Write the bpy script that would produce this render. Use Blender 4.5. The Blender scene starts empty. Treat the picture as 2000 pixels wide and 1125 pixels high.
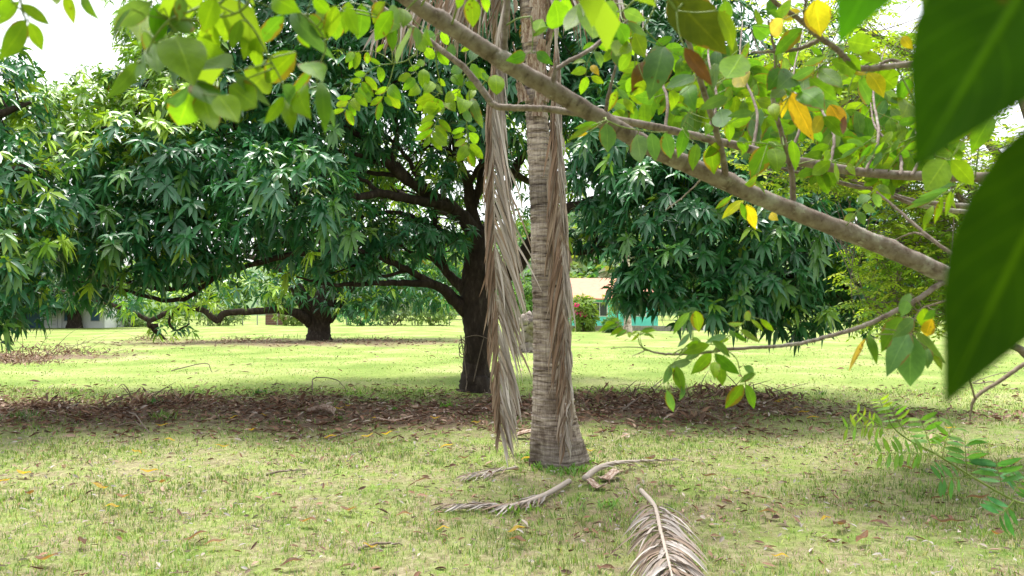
import bpy, math, random
import numpy as np
from mathutils import Vector

# ------------------------------------------------------------------ camera, world, sun, exposure
S = bpy.context.scene
C = S.collection
FPX = 1450.0                      # focal length in photograph pixels (2000 wide)
CAM_Z = 1.6
HOR = 603.0                       # row of the horizon
PITCH = math.atan((HOR - 562.5) / FPX)

cam_data = bpy.data.cameras.new("camera")
cam = bpy.data.objects.new("camera", cam_data)
C.objects.link(cam)
cam.location = (0, 0, CAM_Z)
cam.rotation_euler = (math.pi / 2 + PITCH, 0, 0)
cam_data.sensor_width = 36.0
cam_data.lens = 36.0 * FPX / 2000.0
cam_data.clip_start = 0.02
cam_data.clip_end = 3000.0
cam_data.dof.use_dof = True
cam_data.dof.focus_distance = 8.5
cam_data.dof.aperture_fstop = 8.0
S.camera = cam

SUN_ELEV, SUN_AZ = math.radians(74), math.radians(-20)   # azimuth from +Y, positive to the right
world = bpy.data.worlds.new("World")
S.world = world
world.use_nodes = True
wn = world.node_tree.nodes
wl = world.node_tree.links
bg = wn["Background"]
sky = wn.new("ShaderNodeTexSky")
sky.sky_type = 'NISHITA'
sky.sun_disc = False
sky.sun_elevation = SUN_ELEV
sky.sun_rotation = SUN_AZ
sky.air_density = 1.0
sky.dust_density = 4.0
hs = wn.new("ShaderNodeHueSaturation")          # thin bright overcast: nearly white sky
hs.inputs["Saturation"].default_value = 0.22
wl.new(sky.outputs[0], hs.inputs["Color"])
wl.new(hs.outputs[0], bg.inputs[0])
bg.inputs[1].default_value = 0.15

sun_data = bpy.data.lights.new("sun", 'SUN')
sun_data.energy = 1.5
sun_data.angle = math.radians(12)
sun_data.color = (1.0, 0.95, 0.86)
sun = bpy.data.objects.new("sun", sun_data)
C.objects.link(sun)
sun_dir = Vector((math.sin(SUN_AZ) * math.cos(SUN_ELEV), math.cos(SUN_AZ) * math.cos(SUN_ELEV), math.sin(SUN_ELEV)))
sun.rotation_euler = sun_dir.to_track_quat('Z', 'Y').to_euler()
sun.location = (0, 20, 40)

S.view_settings.view_transform = 'Standard'
S.view_settings.look = 'None'
S.view_settings.gamma = 1.0
S.view_settings.use_curve_mapping = False
S.view_settings.exposure = 1.65

# ------------------------------------------------------------------ helpers
rng = np.random.default_rng(7)
random.seed(7)
FW = np.array([0, math.cos(PITCH), math.sin(PITCH)])
UP = np.array([0, -math.sin(PITCH), math.cos(PITCH)])
CAMP = np.array([0, 0, CAM_Z])
ZUP = np.array([0, 0, 1.0])


def P(px, py, d):
    """point d metres in front of the camera seen at photograph pixel px, py"""
    return CAMP + FW * d + np.array([1.0, 0, 0]) * ((px - 1000) / FPX * d) + UP * ((562.5 - py) / FPX * d)


def G(px, py, z=0.0):
    r = FW + np.array([1.0, 0, 0]) * ((px - 1000) / FPX) + UP * ((562.5 - py) / FPX)
    return CAMP + r * ((z - CAM_Z) / r[2])


def nrm(a):
    a = np.asarray(a, float)
    return a / np.maximum(np.linalg.norm(a, axis=-1, keepdims=True), 1e-9)


def ground_z(x, y):
    x = np.asarray(x, float); y = np.asarray(y, float)
    return 0.025 * np.sin(x * 0.9 + 1.3) * np.cos(y * 0.7) + 0.015 * np.sin(x * 2.3 + y * 1.7) + 0.035 * litter(x, y) * (y < 18)


def blob(x, y, cx, cy, rx, ry):
    return np.exp(-(((x - cx) / rx) ** 2 + ((y - cy) / ry) ** 2) ** 2)


def litter(x, y):
    """where dry leaves have gathered under the trees (0..1)"""
    x = np.asarray(x, float); y = np.asarray(y, float)
    w = 0.28 * np.sin(x * 1.1 + 0.4) + 0.22 * np.sin(x * 2.7 + y * 1.3) + 0.12 * np.sin(x * 5.1 - y * 3.0)
    band = np.exp(-np.abs((y - (11.55 + 0.02 * x + w)) / 1.9) ** 2.2) * (1 / (1 + np.exp((x - 3.4) * 3)))
    heap = 0.95 * blob(x, y + w, 3.2, 11.7, 1.9, 1.25)
    tail = 0.55 * blob(x, y + w, 5.6, 11.2, 2.2, 0.9)
    far = 0.75 * blob(x, y + 3 * w, -10.5, 35.5, 10.5, 4.5)
    pile = 0.95 * blob(x, y + 2 * w, -16.8, 24.5, 4.4, 2.2)
    foot = 0.4 * blob(x, y + w, 0.9, 6.2, 1.8, 1.2)
    return np.clip(np.maximum.reduce([band, heap, tail, far, pile, foot]), 0, 1)


class MB:
    """collects vertices, faces and a colour per vertex"""
    def __init__(self):
        self.v, self.f, self.t, self.uv, self.n = [], [], [], [], 0

    def add(self, v, faces, tint=(0.1, 0.1, 0.1), uv=None):
        v = np.asarray(v, float).reshape(-1, 3)
        t = np.asarray(tint, float)
        if t.ndim == 1:
            t = np.tile(t, (len(v), 1))
        self.v.append(v); self.t.append(t)
        self.uv.append(np.zeros((len(v), 2)) if uv is None else np.asarray(uv, float))
        for f in faces:
            self.f.append(np.asarray(f, int) + self.n)
        self.n += len(v)

    def mesh(self, name, origin=(0, 0, 0), smooth=True):
        v = np.concatenate(self.v) - np.asarray(origin, float)
        t = np.concatenate(self.t); uv = np.concatenate(self.uv)
        m = bpy.data.meshes.new(name)
        m.vertices.add(len(v)); m.vertices.foreach_set("co", v.astype(np.float32).ravel())
        fl = [f.reshape(-1, f.shape[-1]) for f in self.f if f.size]
        loops = np.concatenate([f.ravel() for f in fl])
        tot = np.concatenate([np.full(len(f), f.shape[1]) for f in fl])
        st = np.concatenate([[0], np.cumsum(tot)[:-1]])
        m.loops.add(len(loops)); m.loops.foreach_set("vertex_index", loops.astype(np.int32))
        m.polygons.add(len(tot))
        m.polygons.foreach_set("loop_start", st.astype(np.int32))
        m.polygons.foreach_set("use_smooth", np.full(len(tot), smooth))
        a = m.attributes.new("tint", 'FLOAT_COLOR', 'POINT')
        a.data.foreach_set("color", np.concatenate([t, np.ones((len(t), 1))], 1).astype(np.float32).ravel())
        u = m.uv_layers.new(name="UVMap")
        u.data.foreach_set("uv", uv[loops].astype(np.float32).ravel())
        m.update(calc_edges=True)
        m.validate()
        return m


WLOC = {}


def put(name, mesh, mat=None, parent=None, origin=(0, 0, 0), rz=0.0, scale=1.0):
    o = bpy.data.objects.new(name, mesh)
    if mesh is not None and mat is not None and not mesh.materials:
        mesh.materials.append(mat)
    C.objects.link(o)
    origin = np.asarray(origin, float)
    if parent is not None:
        o.parent = parent
        o.location = tuple(origin - WLOC[parent.name])
    else:
        o.location = tuple(origin)
    o.rotation_euler = (0, 0, rz)
    o.scale = (scale,) * 3
    WLOC[o.name] = origin
    return o


def tag(o, label=None, cat=None, group=None, kind=None):
    if label: o["label"] = label
    if cat: o["category"] = cat
    if group: o["group"] = group
    if kind: o["kind"] = kind
    return o


def thing(name, origin, label, cat, group=None):
    o = put(name, None, None, None, origin)
    o.empty_display_size = 0.1
    return tag(o, label, cat, group)


def catmull(pts, rad, n):
    pts = np.asarray(pts, float); rad = np.asarray(rad, float)
    A = np.concatenate([pts, rad[:, None]], 1)
    A = np.concatenate([[2 * A[0] - A[1]], A, [2 * A[-1] - A[-2]]])
    out = []
    for i in range(1, len(A) - 2):
        t = np.linspace(0, 1, n, endpoint=False)[:, None]
        p0, p1, p2, p3 = A[i - 1], A[i], A[i + 1], A[i + 2]
        out.append(0.5 * (2 * p1 + (p2 - p0) * t + (2 * p0 - 5 * p1 + 4 * p2 - p3) * t ** 2 + (3 * p1 - p0 - 3 * p2 + p3) * t ** 3))
    out.append(A[-2][None])
    o = np.concatenate(out)
    return o[:, :3], np.maximum(o[:, 3], 1e-4)


def tube(mb, pts, rad, n=5, sides=8, tint=(0.1, 0.08, 0.06), rough=0.0, wob=0.0, seed=0, cap=True):
    r_ = np.random.default_rng(seed)
    p, r = catmull(pts, rad, n)
    if wob:
        k = len(p)
        w = r_.normal(0, wob, (k, 3)); w[0] = 0
        p = p + w
    t = nrm(np.gradient(p, axis=0))
    u = np.cross(t[0], [0.31, 0.87, 0.37]); u = nrm(u)
    us = []
    for i in range(len(p)):
        u = nrm(u - t[i] * np.dot(u, t[i])); us.append(u)
    us = np.array(us); vs = np.cross(t, us)
    a = np.linspace(0, 2 * math.pi, sides, endpoint=False)
    rr = r[:, None] * np.ones(sides)
    if rough:
        lob = sum(r_.uniform(.3, 1) * np.sin(k * a[None] + r_.uniform(0, 6) + np.arange(len(p))[:, None] * r_.uniform(.05, .35)) for k in (2, 3, 5, 7))
        rr = rr * (1 + rough * lob * 0.4 + rough * r_.normal(0, .35, rr.shape))
    v = p[:, None] + rr[..., None] * (np.cos(a)[None, :, None] * us[:, None] + np.sin(a)[None, :, None] * vs[:, None])
    m = len(p)
    i = np.arange(m - 1)[:, None]; j = np.arange(sides)[None]; j2 = (j + 1) % sides
    q = np.stack([i * sides + j, i * sides + j2, (i + 1) * sides + j2, (i + 1) * sides + j], -1).reshape(-1, 4)
    fs = [q]
    if cap:
        fs += [np.arange(sides)[None, ::-1], ((m - 1) * sides + np.arange(sides))[None]]
    uv = np.stack([np.tile(np.arange(sides) / sides, m), np.repeat(np.linspace(0, 1, m), sides)], 1)
    mb.add(v.reshape(-1, 3), fs, tint, uv)
    return p, r


def leaves(mb, B, D, N, L, W, droop, tint, lod=2, fold=0.12, prof=(0.85, 1.0)):
    """many leaves at once: base B, direction D, upper-side normal N, length L, width W"""
    n = len(B)
    if n == 0: return
    D = nrm(D); side = nrm(np.cross(D, N)); N = np.cross(side, D)
    L = np.broadcast_to(L, n)[:, None]; W = np.broadcast_to(W, n)[:, None]
    dr = np.broadcast_to(droop, n)[:, None]

    def c(t): return B + D * L * t - ZUP * dr * L * t * t
    tint = np.broadcast_to(tint, (n, 3))
    if lod == 3:
        vs = [c(0)]
        for t, p in zip((.18, .42, .7), (.75, 1.0, .82)):
            m = c(t); w = side * W * 0.5 * p
            vs += [m - w + N * W * fold, m, m + w + N * W * fold]
        vs.append(c(1.0))
        V = np.stack(vs, 1); k = 11
        tri = np.array([[0, 2, 1], [0, 3, 2], [7, 8, 10], [8, 9, 10]]); quad = np.array([[1, 2, 5, 4], [2, 3, 6, 5], [4, 5, 8, 7], [5, 6, 9, 8]])
        o = np.arange(n)[:, None, None] * k
        mb.add(V.reshape(-1, 3), [(tri[None] + o).reshape(-1, 3), (quad[None] + o).reshape(-1, 4)], np.repeat(tint, k, 0))
    elif lod == 2:
        ts = (0.28, 0.62)
        vs = [c(0)]
        for t, p in zip(ts, prof):
            m = c(t); w = side * W * 0.5 * p
            vs += [m - w + N * W * fold, m, m + w + N * W * fold]
        vs.append(c(1.0))
        V = np.stack(vs, 1); k = 8
        tri = np.array([[0, 2, 1], [0, 3, 2], [4, 5, 7], [5, 6, 7]]); quad = np.array([[1, 2, 5, 4], [2, 3, 6, 5]])
        o = np.arange(n)[:, None, None] * k
        mb.add(V.reshape(-1, 3), [(tri[None] + o).reshape(-1, 3), (quad[None] + o).reshape(-1, 4)], np.repeat(tint, k, 0))
    else:
        w = side * W * 0.5
        m = c(0.5)
        V = np.stack([c(0), m - w + N * W * fold, m + w + N * W * fold, c(1.0)], 1); k = 4
        tri = np.array([[0, 3, 1], [0, 2, 3]])
        o = np.arange(n)[:, None, None] * k
        mb.add(V.reshape(-1, 3), [(tri[None] + o).reshape(-1, 3)], np.repeat(tint, k, 0))


def basis(a):
    h = np.where(np.abs(a[:, 2:3]) > 0.9, np.array([[1.0, 0, 0]]), np.array([[0, 0, 1.0]]))
    u = nrm(np.cross(h, a)); return u, np.cross(a, u)


def rosettes(mb, Pt, A, tint, r_, nl=11, Lr=(0.17, 0.27), wr=0.27, droop=(0.2, 0.85), lod=2, el=(-15, 40)):
    """whorls of leaves at points Pt around axes A"""
    n = len(Pt)
    if n == 0: return
    u, v = basis(A)
    ph0 = r_.uniform(0, 6.28, n)
    for k in range(nl):
        ph = ph0 + k * 2.39996 + r_.normal(0, .15, n)
        e = np.radians(r_.uniform(el[0], el[1], n) + (25 if k >= nl - 3 else 0))[:, None]
        rad = u * np.cos(ph)[:, None] + v * np.sin(ph)[:, None]
        D = np.cos(e) * rad + np.sin(e) * A
        N = A - D * np.sum(A * D, 1, keepdims=True) + r_.normal(0, .12, (n, 3))
        L = r_.uniform(*Lr, n)
        leaves(mb, Pt + A * r_.uniform(-.05, .03, n)[:, None], D, N, L, L * wr * r_.uniform(.85, 1.2, n), r_.uniform(*droop, n),
               tint * r_.uniform(.8, 1.2, (n, 1)), lod)


# ------------------------------------------------------------------ materials
def mat(name):
    m = bpy.data.materials.new(name); m.use_nodes = True
    nt = m.node_tree
    return m, nt.nodes, nt.links, nt.nodes["Principled BSDF"]


def nd(nodes, kind, **kw):
    n = nodes.new(kind)
    for k, v in kw.items():
        if k in n.inputs: n.inputs[k].default_value = v
        else: setattr(n, k, v)
    return n


def ramp(nodes, stops):
    r = nodes.new("ShaderNodeValToRGB")
    while len(r.color_ramp.elements) < len(stops): r.color_ramp.elements.new(0.5)
    for e, (p, c) in zip(r.color_ramp.elements, stops):
        e.position = p; e.color = (*c, 1)
    return r


def leaf_mat(name, rough=0.38, trans=0.35, spec=0.5, tcol=(1.6, 1.5, 0.5), veins=False, margin=True):
    m, n, l, b = mat(name)
    at = nd(n, "ShaderNodeAttribute", attribute_name="tint")
    col = at.outputs["Color"]
    if veins:
        uv = nd(n, "ShaderNodeUVMap")
        sep = n.new("ShaderNodeSeparateXYZ"); l.new(uv.outputs[0], sep.inputs[0])
        ab = nd(n, "ShaderNodeMath", operation='ABSOLUTE'); l.new(sep.outputs[0], ab.inputs[0])
        # side veins: stripes running obliquely from the midrib
        mu = nd(n, "ShaderNodeMath", operation='MULTIPLY'); mu.inputs[1].default_value = -0.28; l.new(ab.outputs[0], mu.inputs[0])
        ad = nd(n, "ShaderNodeMath", operation='ADD'); l.new(mu.outputs[0], ad.inputs[0]); l.new(sep.outputs[1], ad.inputs[1])
        ws = nd(n, "ShaderNodeMath", operation='MULTIPLY'); ws.inputs[1].default_value = 50.0; l.new(ad.outputs[0], ws.inputs[0])
        si = nd(n, "ShaderNodeMath", operation='SINE'); l.new(ws.outputs[0], si.inputs[0])
        pw = ramp(n, [(0.0, (0, 0, 0)), (0.9, (0, 0, 0)), (1.0, (.35, .35, .35))]); l.new(si.outputs[0], pw.inputs[0])
        mr = ramp(n, [(0.0, (1, 1, 1)), (0.035, (.85, .85, .85)), (0.07, (0, 0, 0))]); l.new(ab.outputs[0], mr.inputs[0])
        mx = nd(n, "ShaderNodeMath", operation='MAXIMUM'); l.new(pw.outputs[0], mx.inputs[0]); l.new(mr.outputs[0], mx.inputs[1])
        lt = nd(n, "ShaderNodeMix", data_type='RGBA', blend_type='MULTIPLY')
        lt.inputs[7].default_value = (1.5, 1.35, 1.3, 1) if margin else (2.6, 2.0, 1.8, 1); l.new(col, lt.inputs[6]); l.new(mx.outputs[0], lt.inputs[0])
        # blotches and a few brown specks
        tc = n.new("ShaderNodeTexCoord")
        nz = nd(n, "ShaderNodeTexNoise", Scale=60.0, Detail=3.0); l.new(tc.outputs["Object"], nz.inputs["Vector"])
        nr = ramp(n, [(0.3, (.78, .8, .8)), (0.7, (1.15, 1.1, 1.0))]); l.new(nz.outputs[0], nr.inputs[0])
        m2 = nd(n, "ShaderNodeMix", data_type='RGBA', blend_type='MULTIPLY'); m2.inputs[0].default_value = 1
        l.new(lt.outputs[2], m2.inputs[6]); l.new(nr.outputs[0], m2.inputs[7])
        nz2 = nd(n, "ShaderNodeTexNoise", Scale=95.0, Detail=1.0); l.new(tc.outputs["Object"], nz2.inputs["Vector"])
        nr2 = ramp(n, [(0.74, (0, 0, 0)), (0.78, (.8, .8, .8))]); l.new(nz2.outputs[0], nr2.inputs[0])
        m3 = nd(n, "ShaderNodeMix", data_type='RGBA'); m3.inputs[7].default_value = (.10, .06, .02, 1)
        l.new(nr2.outputs[0], m3.inputs[0]); l.new(m2.outputs[2], m3.inputs[6])
        ed = nd(n, "ShaderNodeTexNoise", Scale=28.0, Detail=4.0); l.new(tc.outputs["Object"], ed.inputs["Vector"])
        oi = n.new("ShaderNodeObjectInfo")
        e1 = nd(n, "ShaderNodeMath", operation='MULTIPLY_ADD'); e1.inputs[1].default_value = .45; l.new(ab.outputs[0], e1.inputs[0]); l.new(ed.outputs[0], e1.inputs[2])
        e2 = nd(n, "ShaderNodeMath", operation='MULTIPLY_ADD'); e2.inputs[1].default_value = .22; l.new(oi.outputs["Random"], e2.inputs[0]); l.new(e1.outputs[0], e2.inputs[2])
        er = ramp(n, [(0.0, (0, 0, 0)), (0.98, (0, 0, 0)), (1.0, (.75, .75, .75))]); 
        e3 = nd(n, "ShaderNodeMath", operation='SUBTRACT'); e3.inputs[1].default_value = .13; l.new(e2.outputs[0], e3.inputs[0]); l.new(e3.outputs[0], er.inputs[0])
        m4 = nd(n, "ShaderNodeMix", data_type='RGBA'); m4.inputs[7].default_value = (.20, .11, .03, 1)
        l.new(er.outputs[0], m4.inputs[0]); l.new(m3.outputs[2], m4.inputs[6])
        col = m4.outputs[2] if margin else m3.outputs[2]
        bp = nd(n, "ShaderNodeBump", Strength=0.25, Distance=0.002); l.new(mx.outputs[0], bp.inputs["Height"]); l.new(bp.outputs[0], b.inputs["Normal"])
    l.new(col, b.inputs["Base Color"])
    b.inputs["Roughness"].default_value = rough
    b.inputs["Specular IOR Level"].default_value = spec
    if trans > 0:
        tr = n.new("ShaderNodeBsdfTranslucent")
        tm = nd(n, "ShaderNodeMix", data_type='RGBA', blend_type='MULTIPLY'); tm.inputs[0].default_value = 1
        tm.inputs[7].default_value = (*tcol, 1); l.new(col, tm.inputs[6]); l.new(tm.outputs[2], tr.inputs[0])
        ms = n.new("ShaderNodeMixShader"); ms.inputs[0].default_value = trans
        l.new(b.outputs[0], ms.inputs[1]); l.new(tr.outputs[0], ms.inputs[2])
        l.new(ms.outputs[0], n["Material Output"].inputs[0])
    return m


def rough_mat(name, stops, scale=6.0, stretch=(1, 1, 1), bump=0.6, dist=0.02, rough=0.9, detail=6.0, spec=0.2):
    m, n, l, b = mat(name)
    tc = n.new("ShaderNodeTexCoord"); mp = n.new("ShaderNodeMapping"); mp.inputs["Scale"].default_value = stretch
    l.new(tc.outputs["Object"], mp.inputs[0])
    nz = nd(n, "ShaderNodeTexNoise", Scale=scale, Detail=detail, Roughness=0.65); l.new(mp.outputs[0], nz.inputs["Vector"])
    r = ramp(n, stops); l.new(nz.outputs[0], r.inputs[0]); l.new(r.outputs[0], b.inputs["Base Color"])
    bp = nd(n, "ShaderNodeBump", Strength=bump, Distance=dist); l.new(nz.outputs[0], bp.inputs["Height"]); l.new(bp.outputs[0], b.inputs["Normal"])
    b.inputs["Roughness"].default_value = rough; b.inputs["Specular IOR Level"].default_value = spec
    return m


M_MANGO = leaf_mat("mango_leaf", 0.36, 0.18, 0.65, (1.7, 1.5, 0.45))
M_FAR = leaf_mat("far_leaf", 0.55, 0.4, 0.3)
M_FEATHER = leaf_mat("feathery_leaf", 0.45, 0.5, 0.4, (1.5, 1.4, 0.5))
M_FG = leaf_mat("near_leaf", 0.5, 0.56, 0.22, (1.3, 1.35, 0.35), veins=True)
M_BIG = leaf_mat("close_leaf", 0.6, 0.62, 0.12, (1.7, 1.5, 0.3), veins=True, margin=False)
M_DRY = leaf_mat("dry_leaf", 0.75, 0.12, 0.2, (1.1, 1, .8))
M_STRAW = leaf_mat("dry_frond", 0.62, 0.10, 0.3, (1.1, 1, .8))
M_GRASS = leaf_mat("grass_blade", 0.55, 0.35, 0.3, (1.3, 1.3, .6))
M_BARK = rough_mat("mango_bark", [(0.3, (.016, .012, .009)), (0.55, (.045, .033, .025)), (0.75, (.10, .082, .065))], 9, (1, 1, .35), 0.9, 0.03)
def branch_bark():
    m = rough_mat("grey_branch_bark", [(0.28, (.07, .045, .036)), (0.44, (.165, .128, .108)), (0.6, (.235, .195, .17)), (0.8, (.38, .345, .315))], 38, (1, 1, 1), .5, .003, .78, 8)
    n, l = m.node_tree.nodes, m.node_tree.links
    b = n["Principled BSDF"]; src = b.inputs["Base Color"].links[0].from_socket
    tc = n.new("ShaderNodeTexCoord")
    a = nd(n, "ShaderNodeTexNoise", Scale=9.0, Detail=6.0, Roughness=.7); l.new(tc.outputs["Object"], a.inputs["Vector"])
    ra = ramp(n, [(.55, (0, 0, 0)), (.66, (.7, .7, .7))]); l.new(a.outputs[0], ra.inputs[0])
    m1 = nd(n, "ShaderNodeMix", data_type='RGBA'); m1.inputs[7].default_value = (.38, .37, .33, 1); l.new(ra.outputs[0], m1.inputs[0]); l.new(src, m1.inputs[6])
    v = nd(n, "ShaderNodeTexVoronoi", Scale=55.0); l.new(tc.outputs["Object"], v.inputs["Vector"])
    rv = ramp(n, [(.0, (.8, .8, .8)), (.16, (0, 0, 0))]); l.new(v.outputs["Distance"], rv.inputs[0])
    m2 = nd(n, "ShaderNodeMix", data_type='RGBA'); m2.inputs[7].default_value = (.07, .04, .03, 1); l.new(rv.outputs[0], m2.inputs[0]); l.new(m1.outputs[2], m2.inputs[6])
    uv = nd(n, "ShaderNodeUVMap"); mp = n.new("ShaderNodeMapping"); mp.inputs["Scale"].default_value = (1.5, 70, 1); l.new(uv.outputs[0], mp.inputs[0])
    c = nd(n, "ShaderNodeTexNoise", Scale=1.0, Detail=3.0); l.new(mp.outputs[0], c.inputs["Vector"])
    rc = ramp(n, [(.30, (.45, .42, .4)), (.42, (1, 1, 1))]); l.new(c.outputs[0], rc.inputs[0])
    m3 = nd(n, "ShaderNodeMix", data_type='RGBA', blend_type='MULTIPLY'); m3.inputs[0].default_value = 1; l.new(m2.outputs[2], m3.inputs[6]); l.new(rc.outputs[0], m3.inputs[7])
    l.new(m3.outputs[2], b.inputs["Base Color"])
    return m


M_BRANCH = branch_bark()
M_TWIG = rough_mat("twig_bark", [(0.3, (.10, .07, .05)), (0.7, (.26, .21, .16))], 60, (1, 1, 1), 0.4, 0.002, 0.8)
M_STEM = rough_mat("green_stalk", [(0.3, (.10, .16, .03)), (0.7, (.2, .27, .06))], 40, (1, 1, 1), 0.1, 0.001, 0.5)


def palm_bark():
    m, n, l, b = mat("palm_bark")
    tc = n.new("ShaderNodeTexCoord"); at = nd(n, "ShaderNodeAttribute", attribute_name="tint")
    mp = n.new("ShaderNodeMapping"); mp.inputs["Scale"].default_value = (4.5, 4.5, 30); l.new(tc.outputs["Object"], mp.inputs[0])
    ring = nd(n, "ShaderNodeTexNoise", Scale=1.0, Detail=4.0, Roughness=0.6); l.new(mp.outputs[0], ring.inputs["Vector"])
    r1 = ramp(n, [(0.34, (.12, .09, .075)), (0.43, (.33, .275, .24)), (0.64, (.56, .49, .445))]); l.new(ring.outputs[0], r1.inputs[0])
    big = nd(n, "ShaderNodeTexNoise", Scale=2.6, Detail=5.0, Roughness=0.65)
    mb_ = n.new("ShaderNodeMapping"); mb_.inputs["Scale"].default_value = (1, 1, .75); l.new(tc.outputs["Object"], mb_.inputs[0]); l.new(mb_.outputs[0], big.inputs["Vector"])
    r2 = ramp(n, [(0.38, (.34, .29, .26)), (0.50, (1, 1, 1))]); l.new(big.outputs[0], r2.inputs[0])
    mx = nd(n, "ShaderNodeMix", data_type='RGBA', blend_type='MULTIPLY'); mx.inputs[0].default_value = 0.85
    l.new(r1.outputs[0], mx.inputs[6]); l.new(r2.outputs[0], mx.inputs[7])
    fib = n.new("ShaderNodeMapping"); fib.inputs["Scale"].default_value = (60, 60, 6); l.new(tc.outputs["Object"], fib.inputs[0])
    fn = nd(n, "ShaderNodeTexNoise", Scale=1.0, Detail=3.0); l.new(fib.outputs[0], fn.inputs["Vector"])
    r3 = ramp(n, [(0.3, (.7, .68, .66)), (0.7, (1.2, 1.2, 1.2))]); l.new(fn.outputs[0], r3.inputs[0])
    m2 = nd(n, "ShaderNodeMix", data_type='RGBA', blend_type='MULTIPLY'); m2.inputs[0].default_value = 1
    l.new(mx.outputs[2], m2.inputs[6]); l.new(r3.outputs[0], m2.inputs[7])
    m3 = nd(n, "ShaderNodeMix", data_type='RGBA', blend_type='MULTIPLY'); m3.inputs[0].default_value = 1
    l.new(m2.outputs[2], m3.inputs[6]); l.new(at.outputs["Color"], m3.inputs[7]); l.new(m3.outputs[2], b.inputs["Base Color"])
    ad = nd(n, "ShaderNodeMath", operation='ADD'); l.new(ring.outputs[0], ad.inputs[0]); l.new(fn.outputs[0], ad.inputs[1])
    bp = nd(n, "ShaderNodeBump", Strength=0.9, Distance=0.012); l.new(ad.outputs[0], bp.inputs["Height"]); l.new(bp.outputs[0], b.inputs["Normal"])
    b.inputs["Roughness"].default_value = 0.9; b.inputs["Specular IOR Level"].default_value = 0.2
    return m


M_PALM = palm_bark()


def lawn_mat():
    m, n, l, b = mat("lawn")
    at = nd(n, "ShaderNodeAttribute", attribute_name="tint")
    tc = n.new("ShaderNodeTexCoord")
    big = nd(n, "ShaderNodeTexNoise", Scale=0.35, Detail=5.0, Roughness=0.6); l.new(tc.outputs["Object"], big.inputs["Vector"])
    r1 = ramp(n, [(0.36, (.15, .225, .05)), (0.5, (.225, .295, .08)), (0.66, (.315, .335, .15))]); l.new(big.outputs[0], r1.inputs[0])
    fine = nd(n, "ShaderNodeTexNoise", Scale=14.0, Detail=8.0, Roughness=0.8); l.new(tc.outputs["Object"], fine.inputs["Vector"])
    r2 = ramp(n, [(0.28, (.45, .45, .42)), (0.5, (.95, .95, .9)), (0.72, (1.35, 1.32, 1.25))]); l.new(fine.outputs[0], r2.inputs[0])
    mx = nd(n, "ShaderNodeMix", data_type='RGBA', blend_type='MULTIPLY'); mx.inputs[0].default_value = 1
    l.new(r1.outputs[0], mx.inputs[6]); l.new(r2.outputs[0], mx.inputs[7])
    r3 = ramp(n, [(0.3, (.07, .048, .034)), (0.5, (.16, .112, .078)), (0.72, (.30, .22, .16))]); l.new(fine.outputs[0], r3.inputs[0])
    # litter mask comes from the mesh (red), broken up by noise
    sp = n.new("ShaderNodeSeparateColor"); l.new(at.outputs["Color"], sp.inputs[0])
    nz = nd(n, "ShaderNodeTexNoise", Scale=3.5, Detail=6.0, Roughness=0.75); l.new(tc.outputs["Object"], nz.inputs["Vector"])
    s1 = nd(n, "ShaderNodeMath", operation='MULTIPLY_ADD'); s1.inputs[1].default_value = 2.6; s1.inputs[2].default_value = -1.35; l.new(nz.outputs[0], s1.inputs[0])
    s2 = nd(n, "ShaderNodeMath", operation='ADD'); l.new(sp.outputs[0], s2.inputs[0]); l.new(s1.outputs[0], s2.inputs[1])
    rr = ramp(n, [(0.22, (0, 0, 0)), (0.75, (1, 1, 1))]); l.new(s2.outputs[0], rr.inputs[0])
    # straw and bare earth between the tufts
    nb = nd(n, "ShaderNodeTexNoise", Scale=2.2, Detail=9.0, Roughness=0.78); l.new(tc.outputs["Object"], nb.inputs["Vector"])
    rb2 = ramp(n, [(0.40, (0, 0, 0)), (0.58, (.9, .9, .9))]); l.new(nb.outputs[0], rb2.inputs[0])
    r4 = ramp(n, [(0.32, (.10, .075, .05)), (0.5, (.27, .22, .14)), (0.7, (.44, .39, .28))]); l.new(fine.outputs[0], r4.inputs[0])
    m0 = nd(n, "ShaderNodeMix", data_type='RGBA'); l.new(mx.outputs[2], m0.inputs[6]); l.new(r4.outputs[0], m0.inputs[7])
    gm = nd(n, "ShaderNodeMath", operation='MULTIPLY'); l.new(rb2.outputs[0], gm.inputs[0]); l.new(sp.outputs[1], gm.inputs[1]); l.new(gm.outputs[0], m0.inputs[0])
    m2 = nd(n, "ShaderNodeMix", data_type='RGBA'); l.new(rr.outputs[0], m2.inputs[0]); l.new(m0.outputs[2], m2.inputs[6]); l.new(r3.outputs[0], m2.inputs[7])
    l.new(m2.outputs[2], b.inputs["Base Color"])
    bp = nd(n, "ShaderNodeBump", Strength=0.8, Distance=0.04); l.new(fine.outputs[0], bp.inputs["Height"]); l.new(bp.outputs[0], b.inputs["Normal"])
    b.inputs["Roughness"].default_value = 0.95; b.inputs["Specular IOR Level"].default_value = 0.1
    return m


def plain(name, col, rough=0.8, nscale=8, var=0.15, spec=0.3, bump=0.1):
    c = np.array(col)
    return rough_mat(name, [(0.3, tuple(c * (1 - var))), (0.7, tuple(np.minimum(c * (1 + var), 1)))], nscale, (1, 1, 1), bump, 0.01, rough, 4, spec)


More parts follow.
